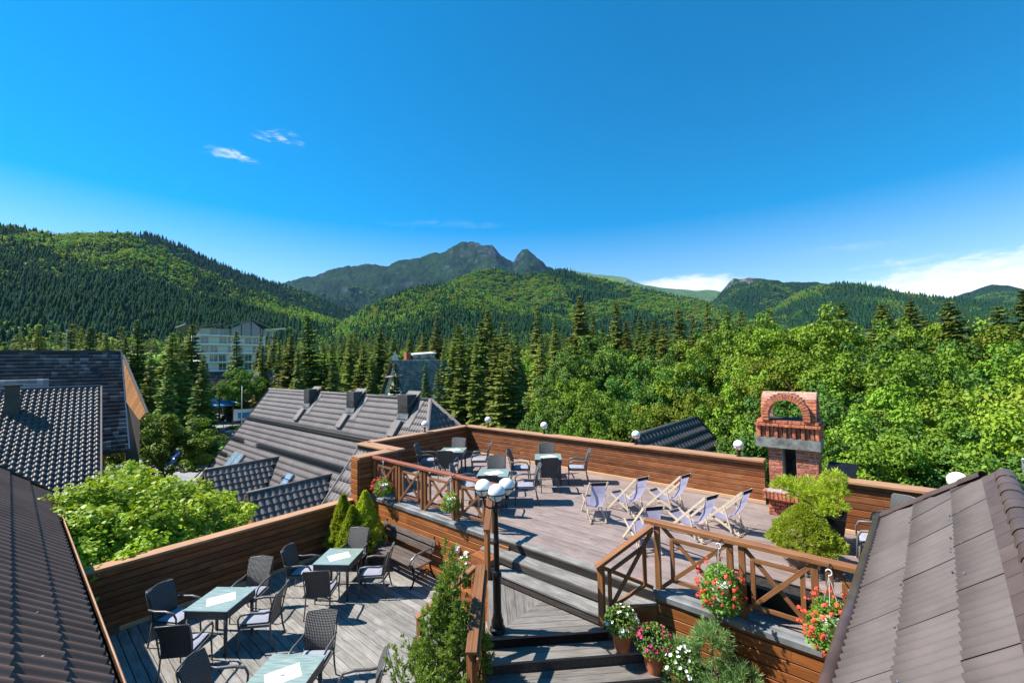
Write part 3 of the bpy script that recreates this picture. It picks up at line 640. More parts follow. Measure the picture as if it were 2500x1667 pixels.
# bench
bt = thing('park_bench', 'weathered wooden bench with scrolled iron ends against the orange wall', 'bench', (-8.72, 6.0, ZL))
for y, z in ((-.2, .425), (-.08, .42), (.04, .42), (.16, .43)): plank('seat_slat', bt, (-9.72, 6.0 + y, ZL + z), (-7.72, 6.0 + y, ZL + z), .10, .028, 'bench_wood')
for y, z in ((.265, .62), (.315, .77)): plank('back_slat', bt, (-9.72, 6.0 + y, ZL + z), (-7.72, 6.0 + y, ZL + z), .125, .026, 'bench_wood', up=(0, -.95, .3))
for x in (-.93, .93):
    e = MB(); e.tube([(x, -.32, 0), (x, -.24, .1), (x, -.22, .25), (x, -.26, .40)], .02, 6); e.tube([(x, .36, 0), (x, .28, .12), (x, .22, .28), (x, .21, .43), (x, .27, .62), (x, .34, .86)], .02, 6)
    e.tube([(x, -.26, .40), (x, 0, .39), (x, .21, .42)], .02, 6); e.tube([(x, -.23, .15), (x, -.05, .27), (x, .12, .27), (x, .27, .13)], .014, 6); e.ball((x, .345, .88), .024, 8, 6)
    e.tube([(x + .12 * math.copysign(1, -x) * 0, -.05 + .09 * math.cos(a), .18 + .06 * math.sin(a)) for a in np.linspace(0, 5.6, 12)], .01, 5); e.tube([(x, .1 + .07 * math.cos(a), .2 + .06 * math.sin(a)) for a in np.linspace(1, 6.6, 12)], .01, 5)
    e.build('iron_end', 'black_metal', bt, True)
    MB().tube([(x, .27, .66), (x, .05, .68), (x, -.16, .665), (x, -.29, .60), (x, -.33, .54), (x, -.29, .49), (x, -.24, .50), (x, -.25, .55)], [.016, .02, .022, .022, .018, .014, .012, .01], 7).build('armrest', 'grey_metal', bt, True)

# lamp post
lp = thing('lamp_post', 'black cast lamp post with three white globes on the stair landing', 'lamp post', (-4.47, 4.82, ZN))
MB().lathe([(0.117, 0), (0.125, .02), (0.117, .045), (0.086, .06), (0.094, .1), (0.090, .16), (0.072, .2), (0.069, .24), (0.062, .27), (0.061, .78), (0.072, .79), (0.075, .81), (0.069, .85), (0.045, .88), (0.041, 1.26), (0.050, 1.27), (0.051, 1.3), (0.039, 1.32), (0.033, 1.72), (0.043, 1.74), (0.043, 1.79), (0.023, 1.82), (0.012, 1.92)], 16).build('column', 'black_metal', lp, 30)
for k, a in enumerate((R_(200), R_(75), R_(318))):
    c = Vector((.20 * math.cos(a), .20 * math.sin(a), 0)); z = 1.93
    MB().tube([(0, 0, z - .12), (c.x * .5, c.y * .5, z - .15), (c.x * .9, c.y * .9, z - .12), (c.x, c.y, z - .04), (c.x, c.y, z)], .014, 7).build('arm', 'black_metal', lp, True)
    g = MB().ball((0, 0, 0), .128, 24, 16).build('globe', 'opal_glass', lp, True, loc=(c.x, c.y, z + .15))
    cg = MB(); cg.lathe([(.03, -.155), (.045, -.13), (.03, -.125)], 10)
    cg.tube([(0.131 * math.cos(t), 0.131 * math.sin(t), -.01) for t in np.linspace(0, 2 * math.pi, 25)], .009, 5, False)
    for q in range(6):
        t = q * math.pi / 3; cg.tube([(0.132 * math.cos(t) * math.cos(p), 0.132 * math.sin(t) * math.cos(p), -0.132 * math.sin(p)) for p in np.linspace(.05, 1.35, 7)], .006, 4)
    cg.build('cage', 'black_metal', g, True)
# globe lamps on the parapets
def make_wall_lamp():
    t = thing('globe_lamp', 'x', 'lamp')
    MB().lathe([(.07, 0), (.07, .012), (.03, .02), (.024, .10), (.045, .13), (.06, .17), (.03, .175)], 12).build('stem', 'black_metal', t, 30)
    g = MB().ball((0, 0, 0), .125, 22, 14).build('globe', 'opal_glass', t, True, loc=(0, 0, .275))
    cg = MB(); cg.tube([(.128 * math.cos(a), .128 * math.sin(a), -.01) for a in np.linspace(0, 2 * math.pi, 21)], .006, 5, False)
    for q in range(6):
        a = q * math.pi / 3 + .3; cg.tube([(.129 * math.cos(a) * math.cos(p), .129 * math.sin(a) * math.cos(p), -.129 * math.sin(p)) for p in np.linspace(.05, 1.3, 6)], .005, 4)
    cg.build('cage', 'black_metal', g, True); return t
wl0 = make_wall_lamp()
for (x, y, lab) in ((-12.55, 9.83, 'white globe lamp on the shaded left parapet before the big tiled roof'), (-11.41, 11.95, 'white globe lamp on the sunlit parapet nearest its far corner'), (-8.76, 11.95, 'white globe lamp on the sunlit parapet behind the middle table'),
                    (-5.44, 11.95, 'white globe lamp on the sunlit parapet before the dark tiled roof'), (-2.72, 11.95, 'white globe lamp on the sunlit parapet beside the brick fireplace')):
    place(wl0, (x, y, 1.05), 0, lab, 'globe lamps along the parapet')

# ------------------------------------------------------------------ brick fireplace
ch = thing('brick_fireplace', 'red brick outdoor fireplace with an arched chimney hood', 'fireplace', (-1.5, 11.3, 0))
BL, BH, BW = .235, .062, .11
BM = {}
def brick(x, y, z, l, h, w, rot=0, mat='brick', tilt=None):
    key = (round(l, 2), round(h, 2), round(w, 2), mat)
    if key not in BM:
        m = MB(); c = .004
        m.box((-l / 2 + c, -w / 2, -h / 2 + c), (l / 2 - c, w / 2, h / 2 - c)); m.box((-l / 2, -w / 2 + c, -h / 2 + c), (l / 2, w / 2 - c, h / 2 - c)); m.box((-l / 2 + c, -w / 2 + c, -h / 2), (l / 2 - c, w / 2 - c, h / 2)); BM[key] = m.mesh('brick', mat)
    M = Matrix.Translation((x + random.uniform(-.002, .002), y + random.uniform(-.003, .003), z)) @ (tilt if tilt is not None else Matrix.Rotation(rot, 4, 'Z'))
    wchild('brick', BM[key], ch, M)
core = MB()
X0, X1, YF, YBK = -1.98, -1.03, 11.38, 12.0
core.box((X0 + .012, YF + .012, 0), (-1.70, YBK - .01, 1.5)); core.box((-1.44, YF + .012, 0), (X1 - .012, YBK - .01, 1.5)); core.box((X0 + .012, YF + .012, 0), (X1 - .012, YBK - .01, .50)); core.box((X0 + .2, YF + .42, .2), (X1 - .2, YBK - .01, 1.5))
wchild('masonry_core', core.mesh('core', 'mortar'), ch)
wchild('fire_chamber', MB().box((-1.70, YF + .40, .5), (-1.44, YF + .41, 1.48)).mesh('fc', 'soot'), ch)
wchild('base_plinth', MB().box((X0 - .03, YF - .03, 0), (X1 + .03, YF + .0, .07)).mesh('pl', 'trim_wood'), ch)
def course(z, xa, xb, y, shift, w=BW, l=BL):
    x = xa - shift
    while x < xb - .01:
        a, b = max(x, xa), min(x + l, xb)
        if b - a > .03: brick((a + b) / 2, y, z, b - a - .012, BH, w)
        x += l
def course_y(z, x, ya, yb, shift, w=BW, l=BL):
    y = ya - shift
    while y < yb - .01:
        a, b = max(y, ya), min(y + l, yb)
        if b - a > .03: brick(x, (a + b) / 2, z, b - a - .012, BH, w, math.pi / 2)
        y += l
ST = .075
for k in range(20):
    z = .037 + k * ST; s = (k % 2) * BL / 2
    if z < .48: course(z, X0, X1, YF + BW / 2 + .003, s)
    else: course(z, X0, -1.70, YF + BW / 2 + .003, s); course(z, -1.44, X1, YF + BW / 2 + .003, s)
    if k % 1 == 0: course_y(z, X1 - BW / 2 - .003, YF + .08, YBK, s); 
    if k > 12 or k < 0: course_y(z, X0 + BW / 2 + .003, YF + .08, YBK, s)
# hearth shelf: soldier bricks round an ash tray
for i in range(9): brick(-2.02 + i * .075, 11.02, .46, .062, .13, .1)
for i in range(4): brick(-2.02, 11.1 + i * .075, .46, .1, .13, .062)
for i in range(9): brick(-2.02 + i * .075, 11.025, .545, .066, .03, .11, 0, 'brick_pale')
wchild('hearth_slab', MB().box((-2.0, 11.06, .42), (-1.40, 11.4, .535)).mesh('h', 'ash'), ch)
for k in range(5): course(.037 + k * ST, -1.98, -1.42, 11.2, (k % 2) * .1)
# lintel, soldier frieze, cornice
wchild('lintel', MB().box((-2.2, 11.24, 1.48), (-.97, 12.02, 1.70)).mesh('l', 'concrete'), ch)
wchild('masonry_core', MB().box((-2.08, 11.36, 1.70), (-1.05, 11.98, 2.085)).mesh('c', 'mortar'), ch)
for i in range(14):
    brick(-2.12 + i * .0845, 11.30 + (.05 if i % 2 and 0 < i < 13 else 0), 1.83, .066, .25, .11)
for i in range(8): brick(-1.02 - (.04 if i % 2 else 0), 11.36 + i * .083, 1.83, .11, .25, .066)
for i in range(8): brick(-2.14, 11.36 + i * .083, 1.83, .11, .25, .066)
for k, (o, z) in enumerate(((.06, 1.99), (.0, 2.062))):
    xa, xb = -2.16 - o * .6, -.98 + o * .6; x = xa - (.1 if k else 0)
    while x < xb - .02:
        a, b = max(x, xa), min(x + .24, xb); brick((a + b) / 2, 11.28 - o * .6, z, b - a - .01, .06, .12); x += .24
    y = 11.36
    while y < 12.0: brick(xb - .06, y + .1, z, .22, .06, .12, math.pi / 2); brick(xa + .06, y + .1, z, .22, .06, .12, math.pi / 2); y += .235
# barrel hood: a vault along x crossed by a front arch opening
cyv, zv, rv = 11.66, 2.10, .56
def arc_brick(cx_, cy_, cz_, r, a, axis, l, h, w, mat='brick'):
    if axis == 'x':   # vault running along x: bricks turn in the y-z plane
        M = Matrix.Rotation(-(a - math.pi / 2), 4, 'X'); brick(cx_, cy_ - r * math.cos(a), cz_ + r * math.sin(a), l, h, w, mat=mat, tilt=M)
    else:             # front arch: bricks turn in the x-z plane
        M = Matrix.Rotation(-(a - math.pi / 2), 4, 'Y'); brick(cx_ + r * math.cos(a), cy_, cz_ + r * math.sin(a), l, h, w, mat=mat, tilt=M)
ax_ = -1.58; ra = .46; ZA = 2.23
vm = MB(); nseg = 20                                           # mortar shell of the vault with the arch cut out
for xa, xb in ((-2.06, ax_ - .36), (ax_ + .36, -1.02)):
    for i in range(nseg):
        a, b = math.pi * i / nseg, math.pi * (i + 1) / nseg; q = []
        for r in (rv - .10, rv - .012):
            for t in (a, b):
                for x in (xa, xb): q.append((x, cyv - r * .72 * math.cos(t), zv + r * math.sin(t) * 1.12))
        vm.add(q, [(0, 1, 3, 2), (4, 6, 7, 5), (0, 4, 5, 1), (2, 3, 7, 6), (0, 2, 6, 4), (1, 5, 7, 3)])
for i in range(8, 14):
    a, b = math.pi * i / nseg, math.pi * (i + 1) / nseg; q = []
    for r in (rv - .08, rv - .012):
        for t in (a, b):
            for x in (ax_ - .34, ax_ + .34): q.append((x, cyv - r * .72 * math.cos(t), zv + r * math.sin(t) * 1.12))
    vm.add(q, [(0, 1, 3, 2), (4, 6, 7, 5), (0, 4, 5, 1), (2, 3, 7, 6), (0, 2, 6, 4), (1, 5, 7, 3)])
wchild('hood_shell', vm.mesh('hood', 'brick_pale', 40), ch)
for i in range(13):
    a = math.pi * (i + .5) / 22
    zq = zv + 1.12 * math.sin(a) * (rv - .03); hw = math.sqrt(max(.0, (ra + .0) ** 2 - max(0, zq - ZA) ** 2)) if zq < ZA + ra else 0
    for xa, xb in ((-2.07, ax_ - hw), (ax_ + hw, -1.01)) if hw > .12 else ((-2.07, -1.8), (-1.8, -1.54), (-1.54, -1.28), (-1.28, -1.01)):
        c = Vector((0, -.72 * math.cos(a), 1.12 * math.sin(a))); nrm = Vector((0, -math.cos(a) / .72, math.sin(a) / 1.12)).normalized()
        M = Matrix.Rotation(math.atan2(nrm.y, -nrm.z) + math.pi, 4, 'X')
        brick((xa + xb) / 2, cyv + c.y * (rv - .03), zv + c.z * (rv - .03), xb - xa - .012, .05, .068, mat='brick_pale' if i > 5 else 'brick', tilt=M)
for i in range(21):
    a = math.pi * (i + .5) / 21; arc_brick(ax_, 11.25, ZA, ra - .07, a, 'z', .05, .135, .16)
for sx in (-1, 1):
    for k in range(2): brick(ax_ + sx * (ra - .07), 11.25, 2.125 + k * .07, .135, .058, .16)
fa = MB()
for i in range(16):
    a, b = math.pi * i / 16, math.pi * (i + 1) / 16; q = []
    for y in (11.18, 11.5):
        for r in (ra - .132, ra - .008):
            for t in (a, b): q.append((ax_ + r * math.cos(t), y, ZA + r * math.sin(t)))
    fa.add(q, [(0, 2, 3, 1), (4, 5, 7, 6), (0, 1, 5, 4), (2, 6, 7, 3), (0, 4, 6, 2), (1, 3, 7, 5)])
wchild('arch_ring', fa.mesh('arch', 'brick_pale', 40), ch)
wchild('hood_floor', MB().box((-2.06, 11.3, 2.09), (-1.02, 12.0, 2.10)).mesh('hf', 'soot'), ch)
ln = thing('lantern', 'small black lantern standing on the fireplace hearth', 'lantern', (-1.62, 11.34, .535))
m = MB(); m.box((-.06, -.06, 0), (.06, .06, .015)); m.lathe([(.08, .19), (.05, .23), (.015, .27), (.012, .29)], 8)
for x, y in ((-.05, -.05), (.05, -.05), (.05, .05), (-.05, .05)): m.bar((x, y, 0), (x, y, .2), .01, .01)
m.tube([(.03 * math.cos(a), 0, .31 + .03 * math.sin(a)) for a in np.linspace(0, 6.28, 12)], .004, 4); m.build('cage', 'black_metal', ln); MB().lathe([(.03, .015), (.03, .12), (.004, .13)], 10).build('candle', 'white_paint', ln)
mc = MB().slab([(-.92, 11.05, 1.08), (-.42, 11.05, 1.08), (-.36, 11.5, 1.26), (-.85, 11.5, 1.26)], .03).build('metal_cover', 'black_metal'); tag(mc, 'dark metal cover tilted on the parapet beside the fireplace', 'cover')
# wall sockets behind the bench
for x, y_, lab in ((-7.05, .02, 'left white outdoor socket box on the orange wall'), (-6.78, -.02, 'right white outdoor socket box on the orange wall')):
    s = thing('socket_box', lab, 'socket', (x, YE - .056, -.52 + y_), 0, 'socket boxes'); MB().box((-.05, -.06, -.06), (.05, .0, .06)).build('housing', 'white_paint', s); MB().box((-.045, -.075, -.05), (.045, -.061, .0)).build('flap', 'grey_metal', s)
# ashtray stool in the shade
sp = gp(270, 1525, ZL + .12); s = thing('ash_tray', 'small glass ashtray on a low box in the shaded deck corner', 'ashtray', (sp.x, sp.y, ZL))
MB().box((-.18, -.1, .0), (.18, .1, .11)).build('box', 'planter_wood', s); MB().lathe([(.05, .111), (.085, .15), (.075, .15), (.045, .12)], 14).build('dish', 'opal_glass', s, 40)

tr = thing('planter_trough', 'long low black trough standing behind the right balustrade', 'planter', (-1.2, 7.02, 0)); m = MB()
m.box((-.85, -.17, 0), (.85, .17, .30)); m.box((-.88, -.2, .27), (.88, -.165, .32)); m.box((-.88, .165, .27), (.88, .2, .32)); m.build('trough', 'black_metal', tr); MB().box((-.84, -.16, .301), (.84, .16, .306)).build('soil', 'soil', tr)
# ------------------------------------------------------------------ plants on the terrace
leafmat('leaf_geranium', (.19, .34, .05), .38, .35, .01, .45, .3, 6)
leafmat('leaf_petunia', (.19, .32, .06), .38, .35, .01, .5, .25, 6)
leafmat('needle_bright', (.36, .46, .05), .4, .45, .01, .5, .25, 5)
leafmat('needle_mid', (.17, .25, .045), .32, .5, .012, .5, .25, 4)
leafmat('needle_pine', (.21, .33, .11), .3, .5, .01, .45, .35, 5)
leafmat('needle_dry', (.24, .19, .11), .2, .4, .01, .7, .1, 5)
plain('petal_coral', (.72, .11, .055), .7, 0, .15, 9, .2, 0, .85, 1.15); plain('petal_white', (.82, .82, .80), .7, 0, .05); plain('petal_pink', (.62, .02, .19), .7, 0, .2, 9, .2, 0, .8, 1.2); plain('petal_eye', (.75, .68, .25), .8)
plain('petal_pale', (.70, .30, .30), .7)
def unit(v): return v / np.maximum(np.linalg.norm(v, axis=-1, keepdims=True), 1e-9)
def leafquads(c, axis, nrm, L, Wd, fold=.25, tint=None, r=rng):
    """folded leaf quads: c base point, axis direction, nrm face normal, length L, width Wd"""
    axis = unit(axis); side = unit(np.cross(axis, nrm)); nn_ = np.cross(side, axis); L = np.asarray(L).reshape(-1, 1); Wd = np.asarray(Wd).reshape(-1, 1)
    v = np.stack([c, c + axis * L * .5 + side * Wd * .5 + nn_ * Wd * fold, c + axis * L, c + axis * L * .5 - side * Wd * .5 + nn_ * Wd * fold], 1)
    n = len(c); f = np.arange(n * 4).reshape(n, 4); t = np.repeat(r.random(n) if tint is None else tint, 4)
    return v.reshape(-1, 3), f, t
def rdir(n, r=rng):
    return unit(r.normal(size=(n, 3)))
def merge(parts):
    V, Fq, T = [], [], []; k = 0
    for v, f, t in parts: V.append(v); Fq.append(f + k); T.append(t); k += len(v)
    return np.concatenate(V), np.concatenate(Fq), np.concatenate(T)
def cone_spruce(h, rad, shoots=1300, nl=9, L=.05, seed=1, mat='needle_bright', lump=.12, sharp=.9):
    r = np.random.default_rng(seed); z = r.random(shoots) ** 1.25; a = r.random(shoots) * 6.283
    env = (1 - z) ** sharp * np.minimum(1, .55 + z * 4) * rad * (1 + lump * np.sin(a * 3 + z * 9 + seed) + lump * .8 * np.sin(a * 5 - z * 17))
    rr = env * (1 - .35 * r.random(shoots) ** 3); c = np.stack([rr * np.cos(a), rr * np.sin(a), z * h], 1)
    out = unit(np.stack([np.cos(a), np.sin(a), np.full(shoots, .55)], 1)); ts = r.random(shoots)
    C = np.repeat(c, nl, 0); O = np.repeat(out, nl, 0); d = unit(O * .9 + rdir(len(C), r) * .8)
    return leafquads(C, d, rdir(len(C), r), L * (.7 + .6 * r.random(len(C))), L * .28, .15, np.repeat(ts, nl) * .6 + r.random(len(C)) * .4, r)
def pine_tufts(pts, dirs, nl, L, Wd, seed, spread=.9):
    r = np.random.default_rng(seed); C = np.repeat(pts, nl, 0); O = np.repeat(dirs, nl, 0); C = C + O * (r.random((len(C), 1)) * L * .9)
    d = unit(O + rdir(len(C), r) * spread); return leafquads(C, d, rdir(len(C), r), L * (.7 + .5 * r.random(len(C))), Wd, .1, None, r)
def square_pot(name, w0, w1, h, mat, parent):
    m = MB(); q = [(-1, -1), (1, -1), (1, 1), (-1, 1)]
    m.add([(x * w0 / 2, y * w0 / 2, 0) for x, y in q] + [(x * w1 / 2, y * w1 / 2, h) for x, y in q] + [(x * w1 * .44, y * w1 * .44, h) for x, y in q] + [(x * w1 * .42, y * w1 * .42, h - .04) for x, y in q],
          [(3, 2, 1, 0)] + [(i, (i + 1) % 4, 4 + (i + 1) % 4, 4 + i) for i in range(4)] + [(4 + i, 4 + (i + 1) % 4, 8 + (i + 1) % 4, 8 + i) for i in range(4)] + [(8 + i, 8 + (i + 1) % 4, 12 + (i + 1) % 4, 12 + i) for i in range(4)] + [(12, 13, 14, 15)])
    return m.build(name, mat, parent)
def round_pot(parent, r=.14, h=.25, mat='terracotta'):
    MB().lathe([(r * .68, 0), (r * .93, h * .78), (r * 1.02, h * .78), (r * 1.04, h), (r * .92, h), (r * .88, h * .86)], 20).build('pot', mat, parent, 35)
    MB().lathe([(.001, h * .84), (r * .88, h * .86)], 16).build('soil', 'soil', parent)
# three pointed spruces by the pillar
for k, (px, py, D, rad, lab) in enumerate(((838, 1208, 11.75, .44, 'left pointed dwarf spruce in a pot beside the dark parapet'), (860, 1236, 11.35, .42, 'middle low dwarf spruce in a pot behind the wicker chair'), (891, 1200, 11.45, .55, 'right and tallest pointed dwarf spruce by the pillar'))):
    p = gd(px, py, D); t = thing('potted_spruce', lab, 'shrub', (p.x, p.y, ZL), k * 1.3, 'dwarf spruces by the pillar')
    square_pot('pot', .26, .34, .30, 'planter_wood', t); hh = p.z - ZL - .28
    obj('foliage', nmesh('foliage', *cone_spruce(hh, rad, 2200, 9, .06, 20 + k)[:2], 'needle_bright', cone_spruce(hh, rad, 2200, 9, .06, 20 + k)[2]), t, loc=(0, 0, .28))
    MB().tube([(0, 0, .25), (0, 0, hh * .8)], [.03, .01], 6).build('trunk', 'bark', t)
# conical spruce and bushy pine by the fireplace
p = gd(1960, 1232, 8.85); t = thing('potted_spruce', 'broad bright green conical spruce in a wooden planter behind the right balustrade', 'shrub', (p.x, p.y, 0))
square_pot('planter', .42, .5, .36, 'planter_wood', t); g = cone_spruce(p.z - .3, .62, 2400, 10, .055, 31, lump=.07, sharp=.75); obj('foliage', nmesh('foliage', g[0], g[1], 'needle_bright', g[2]), t, loc=(0, 0, .3)); MB().tube([(0, 0, .3), (0, 0, 1.0)], [.03, .01], 6).build('trunk', 'bark', t)
p = Vector((-.86, 9.9, 0)); t = thing('potted_pine', 'bushy spreading pine in a black square planter before the fireplace', 'shrub', p)
square_pot('planter', .5, .68, .62, 'black_metal', t)
def bushy_pine(parent, lobes, seed, z0, L=.11, Wd=.012, n=60, nl=16, mat='needle_bright', bark='bark'):
    r = np.random.default_rng(seed); P = []; Dd = []
    br_ = MB()
    for (x, y, z, rr) in lobes:
        br_.tube([(0, 0, z0), (x * .4, y * .4, z0 + (z - z0) * .5), (x, y, z)], [.035, .02, .01], 5)
        d = rdir(n, r); d[:, 2] = np.abs(d[:, 2]) * .9 - .25; d = unit(d); q = np.array([x, y, z]) + d * rr * (.55 + .45 * r.random((n, 1))); P.append(q); Dd.append(unit(d + np.array([0, 0, .5])))
    g = pine_tufts(np.concatenate(P), np.concatenate(Dd), nl, L, Wd, seed, .8); obj('foliage', nmesh('foliage', g[0], g[1], mat, g[2]), parent); tag(br_.build('branches', bark, parent, True))
bushy_pine(t, [(-.5, .0, .98, .17), (-.32, -.1, .85, .17), (-.62, -.08, 1.0, .13), (-.12, .0, .82, .2), (.06, .0, .98, .17), (.16, .08, 1.2, .14), (.0, -.16, .68, .18), (.16, -.08, .76, .16), (-.2, .08, 1.0, .14), (.2, .04, .98, .14)], 5, .5, .085, .011)
p = gd(1800, 1518, 6.45); t = thing('pine_shrub', 'small blue green pine shrub at the foot of the right orange wall', 'shrub', (-1.80, 5.96, -1.0)); 
bushy_pine(t, [(0, .12, .82, .15), (-.02, .1, .62, .17), (-.36, .05, .52, .13), (-.3, 0, .30, .17), (.36, .12, .42, .16), (.25, .05, .2, .18), (-.12, -.1, .2, .2), (.12, .0, .35, .18), (-.42, 0, .12, .14), (.45, .1, .1, .15), (-.2, .1, .0, .2), (.2, .0, -.1, .2)], 9, -.3, .10, .009, 55, 22, 'needle_pine')
obj('dry_needles', (lambda g: nmesh('dry', g[0], g[1], 'needle_dry', g[2]))(pine_tufts(np.array([[x, y, z] for x, y, z in zip(np.random.default_rng(4).uniform(-.3, .3, 60), np.random.default_rng(5).uniform(-.1, .15, 60), np.random.default_rng(6).uniform(-.1, .5, 60))]), rdir(60, np.random.default_rng(8)), 14, .09, .008, 77)), t)
# tall loose spruce shrub between the rails
t = thing('spruce_shrub', 'tall loose spruce shrub growing between the handrails beside the lamp post', 'shrub', (-4.42, 3.86, ZL)); r = np.random.default_rng(17); P = []; Dd = []; bm_ = MB()
for s_ in range(30):
    a = r.random() * 6.283; e = r.random() ** .7; zt = (2.38 - 1.45 * e) * (.85 + .15 * r.random()); x1, y1 = math.cos(a) * e * .56, math.sin(a) * e * .56
    if s_ == 0: x1, y1, zt = 0, 0, 2.42
    pts = [Vector((x1 * .2, y1 * .2, 0)), Vector((x1 * .75, y1 * .75, zt * .4)), Vector((x1 * 1.0, y1 * 1.0, zt * .75)), Vector((x1 * .95, y1 * .95, zt))]; bm_.tube(pts, [.016, .012, .008, .004], 4)
    for q in range(int(36 + 22 * zt)):
        u = .25 + .75 * r.random() ** .75; k = min(2, int(u * 3)); f = u * 3 - k; c = pts[k].lerp(pts[k + 1], f); aa = r.random() * 6.283; w = (.20 * (1 - u) + .045) * (.5 + .5 * r.random())
        P.append((c.x + math.cos(aa) * w, c.y + math.sin(aa) * w, c.z + r.normal() * .02 + w * .25)); Dd.append((math.cos(aa) * .6, math.sin(aa) * .6, .9))
for a, l in ((R_(225), .82), (R_(205), .62), (R_(240), .7)):
    x1, y1 = math.cos(a) * l, math.sin(a) * l; pts = [Vector((x1 * .3, y1 * .3, 0)), Vector((x1 * .8, y1 * .8, .5)), Vector((x1, y1, .95 + .25 * l))]; bm_.tube(pts, [.014, .01, .004], 4)
    for q in range(26): f = r.random(); c = pts[1].lerp(pts[2], f); aa = r.random() * 6.283; w = .1 * r.random(); P.append((c.x + math.cos(aa) * w, c.y + math.sin(aa) * w, c.z)); Dd.append((math.cos(aa) * .6, math.sin(aa) * .6, .9))
g = pine_tufts(np.array(P), unit(np.array(Dd)), 18, .056, .013, 19, .85); obj('foliage', nmesh('foliage', g[0], g[1], 'needle_mid', g[2]), t); bm_.build('stems', 'bark', t, True)
# flowers
FL = {}
def flower_mesh(kind):
    if kind in FL: return FL[kind]
    m = MB(); r = random.Random(9)
    if kind[0] == 'head':    # geranium umbel: many small petals on a dome
        for i in range(30):
            a, b = r.random() * 6.283, r.random() * 1.7; c = Vector((math.cos(a) * math.sin(b), math.sin(a) * math.sin(b), math.cos(b) * .7)) * r.uniform(.025, .05); s = r.uniform(.008, .015)
            u = c.cross(Vector((.3, .2, 1))).normalized(); w = c.cross(u).normalized(); m.add([c + u * s, c + w * s, c - u * s, c - w * s], [(0, 1, 2, 3)])
    else:                    # petunia funnel: five lobes round a throat
        n = 10; m.add([(0, 0, -.012)] + [(.030 * (1 if i % 2 else .82) * math.cos(6.283 * i / n), .030 * (1 if i % 2 else .82) * math.sin(6.283 * i / n), .004 * (i % 2)) for i in range(n)], [(0, 1 + i, 1 + (i + 1) % n) for i in range(n)])
    FL[kind] = m.mesh(kind[0], kind[1]); return FL[kind]
def look(nrm):
    return Vector(nrm).to_track_quat('Z', 'Y').to_matrix().to_4x4()
def bush(parent, rx, rz, zc, n, L, mat, seed, droop=0, stuffname='foliage'):
    r = np.random.default_rng(seed); d = rdir(n, r); rad = .55 + .45 * r.random(n) ** .5; c = d * rad[:, None] * np.array([rx, rx, rz]); c[:, 2] += zc - droop * (np.hypot(c[:, 0], c[:, 1]) / rx) ** 2 * .2
    ax = unit(d * .6 + rdir(n, r) * .7); g = leafquads(c, ax, unit(d + np.array([0, 0, .8]) + rdir(n, r) * .5), L * (.7 + .6 * r.random(n)), L * .85, .15, None, r)
    obj(stuffname, nmesh('foliage', g[0], g[1], mat, g[2]), parent); return r
def petunias(name, label, loc, kind, pr, ph, rx, rz, nf, seed, two=None):
    t = thing(name, label, 'flower pot', loc, 0, 'terracotta flower pots'); round_pot(t, pr, ph); r = bush(t, rx, rz, ph + rz * .8, 900, .034, 'leaf_petunia', seed, .15)
    for i in range(nf):
        d = unit(r.normal(size=3)); d[2] = abs(d[2]) * 1.1 - .1; d = unit(d); p = d * np.array([rx, rx, rz]) * 1.02; kd = two if (two and r.random() < .5) else kind
        M = Matrix.Translation((p[0], p[1], p[2] + ph + rz * .8 - .03 * (np.hypot(p[0], p[1]) / rx) ** 2)) @ look(d + np.array([0, 0, .3]) + r.normal(size=3) * .3) @ Matrix.Scale(.65 + .45 * r.random(), 4)
        o = obj('flower', flower_mesh(kd), t, M=M)
    return t
petunias('flower_pot', 'terracotta pot of white petunias on the highest step', (-2.95, 5.80, -.63), ('petunia', 'petal_white'), .145, .26, .24, .19, 34, 41)
petunias('flower_pot', 'terracotta pot of bright pink petunias between the two white ones', (-2.52, 5.88, -.78), ('petunia', 'petal_pink'), .15, .27, .26, .19, 44, 42)
petunias('flower_pot', 'terracotta pot of white petunias on the lowest step by the pine shrub', (-2.16, 5.92, -.93), ('petunia', 'petal_white'), .155, .28, .27, .19, 46, 43)
bx = thing('plant_crate', 'brown wooden crate carrying flower pots at the end of the orange wall', 'crate', (-6.35, 6.1, ZL)); MB().box((-.4, -.22, 0), (.4, .22, .36)).build('box', 'stained_wood', bx)
petunias('flower_pot', 'terracotta pot of white petunias left on the crate near the stairs', (-6.52, 6.12, ZL + .36), ('petunia', 'petal_white'), .14, .25, .24, .15, 26, 44, ('petunia', 'petal_pink'))
petunias('flower_pot', 'terracotta pot of pink petunias right on the crate near the stairs', (-6.16, 6.1, ZL + .36), ('petunia', 'petal_pink'), .14, .25, .24, .17, 34, 45)
def gy(x, y, Y): d = pixdir(x, y); return EYE + d * ((Y - EYE.y) / d.y)
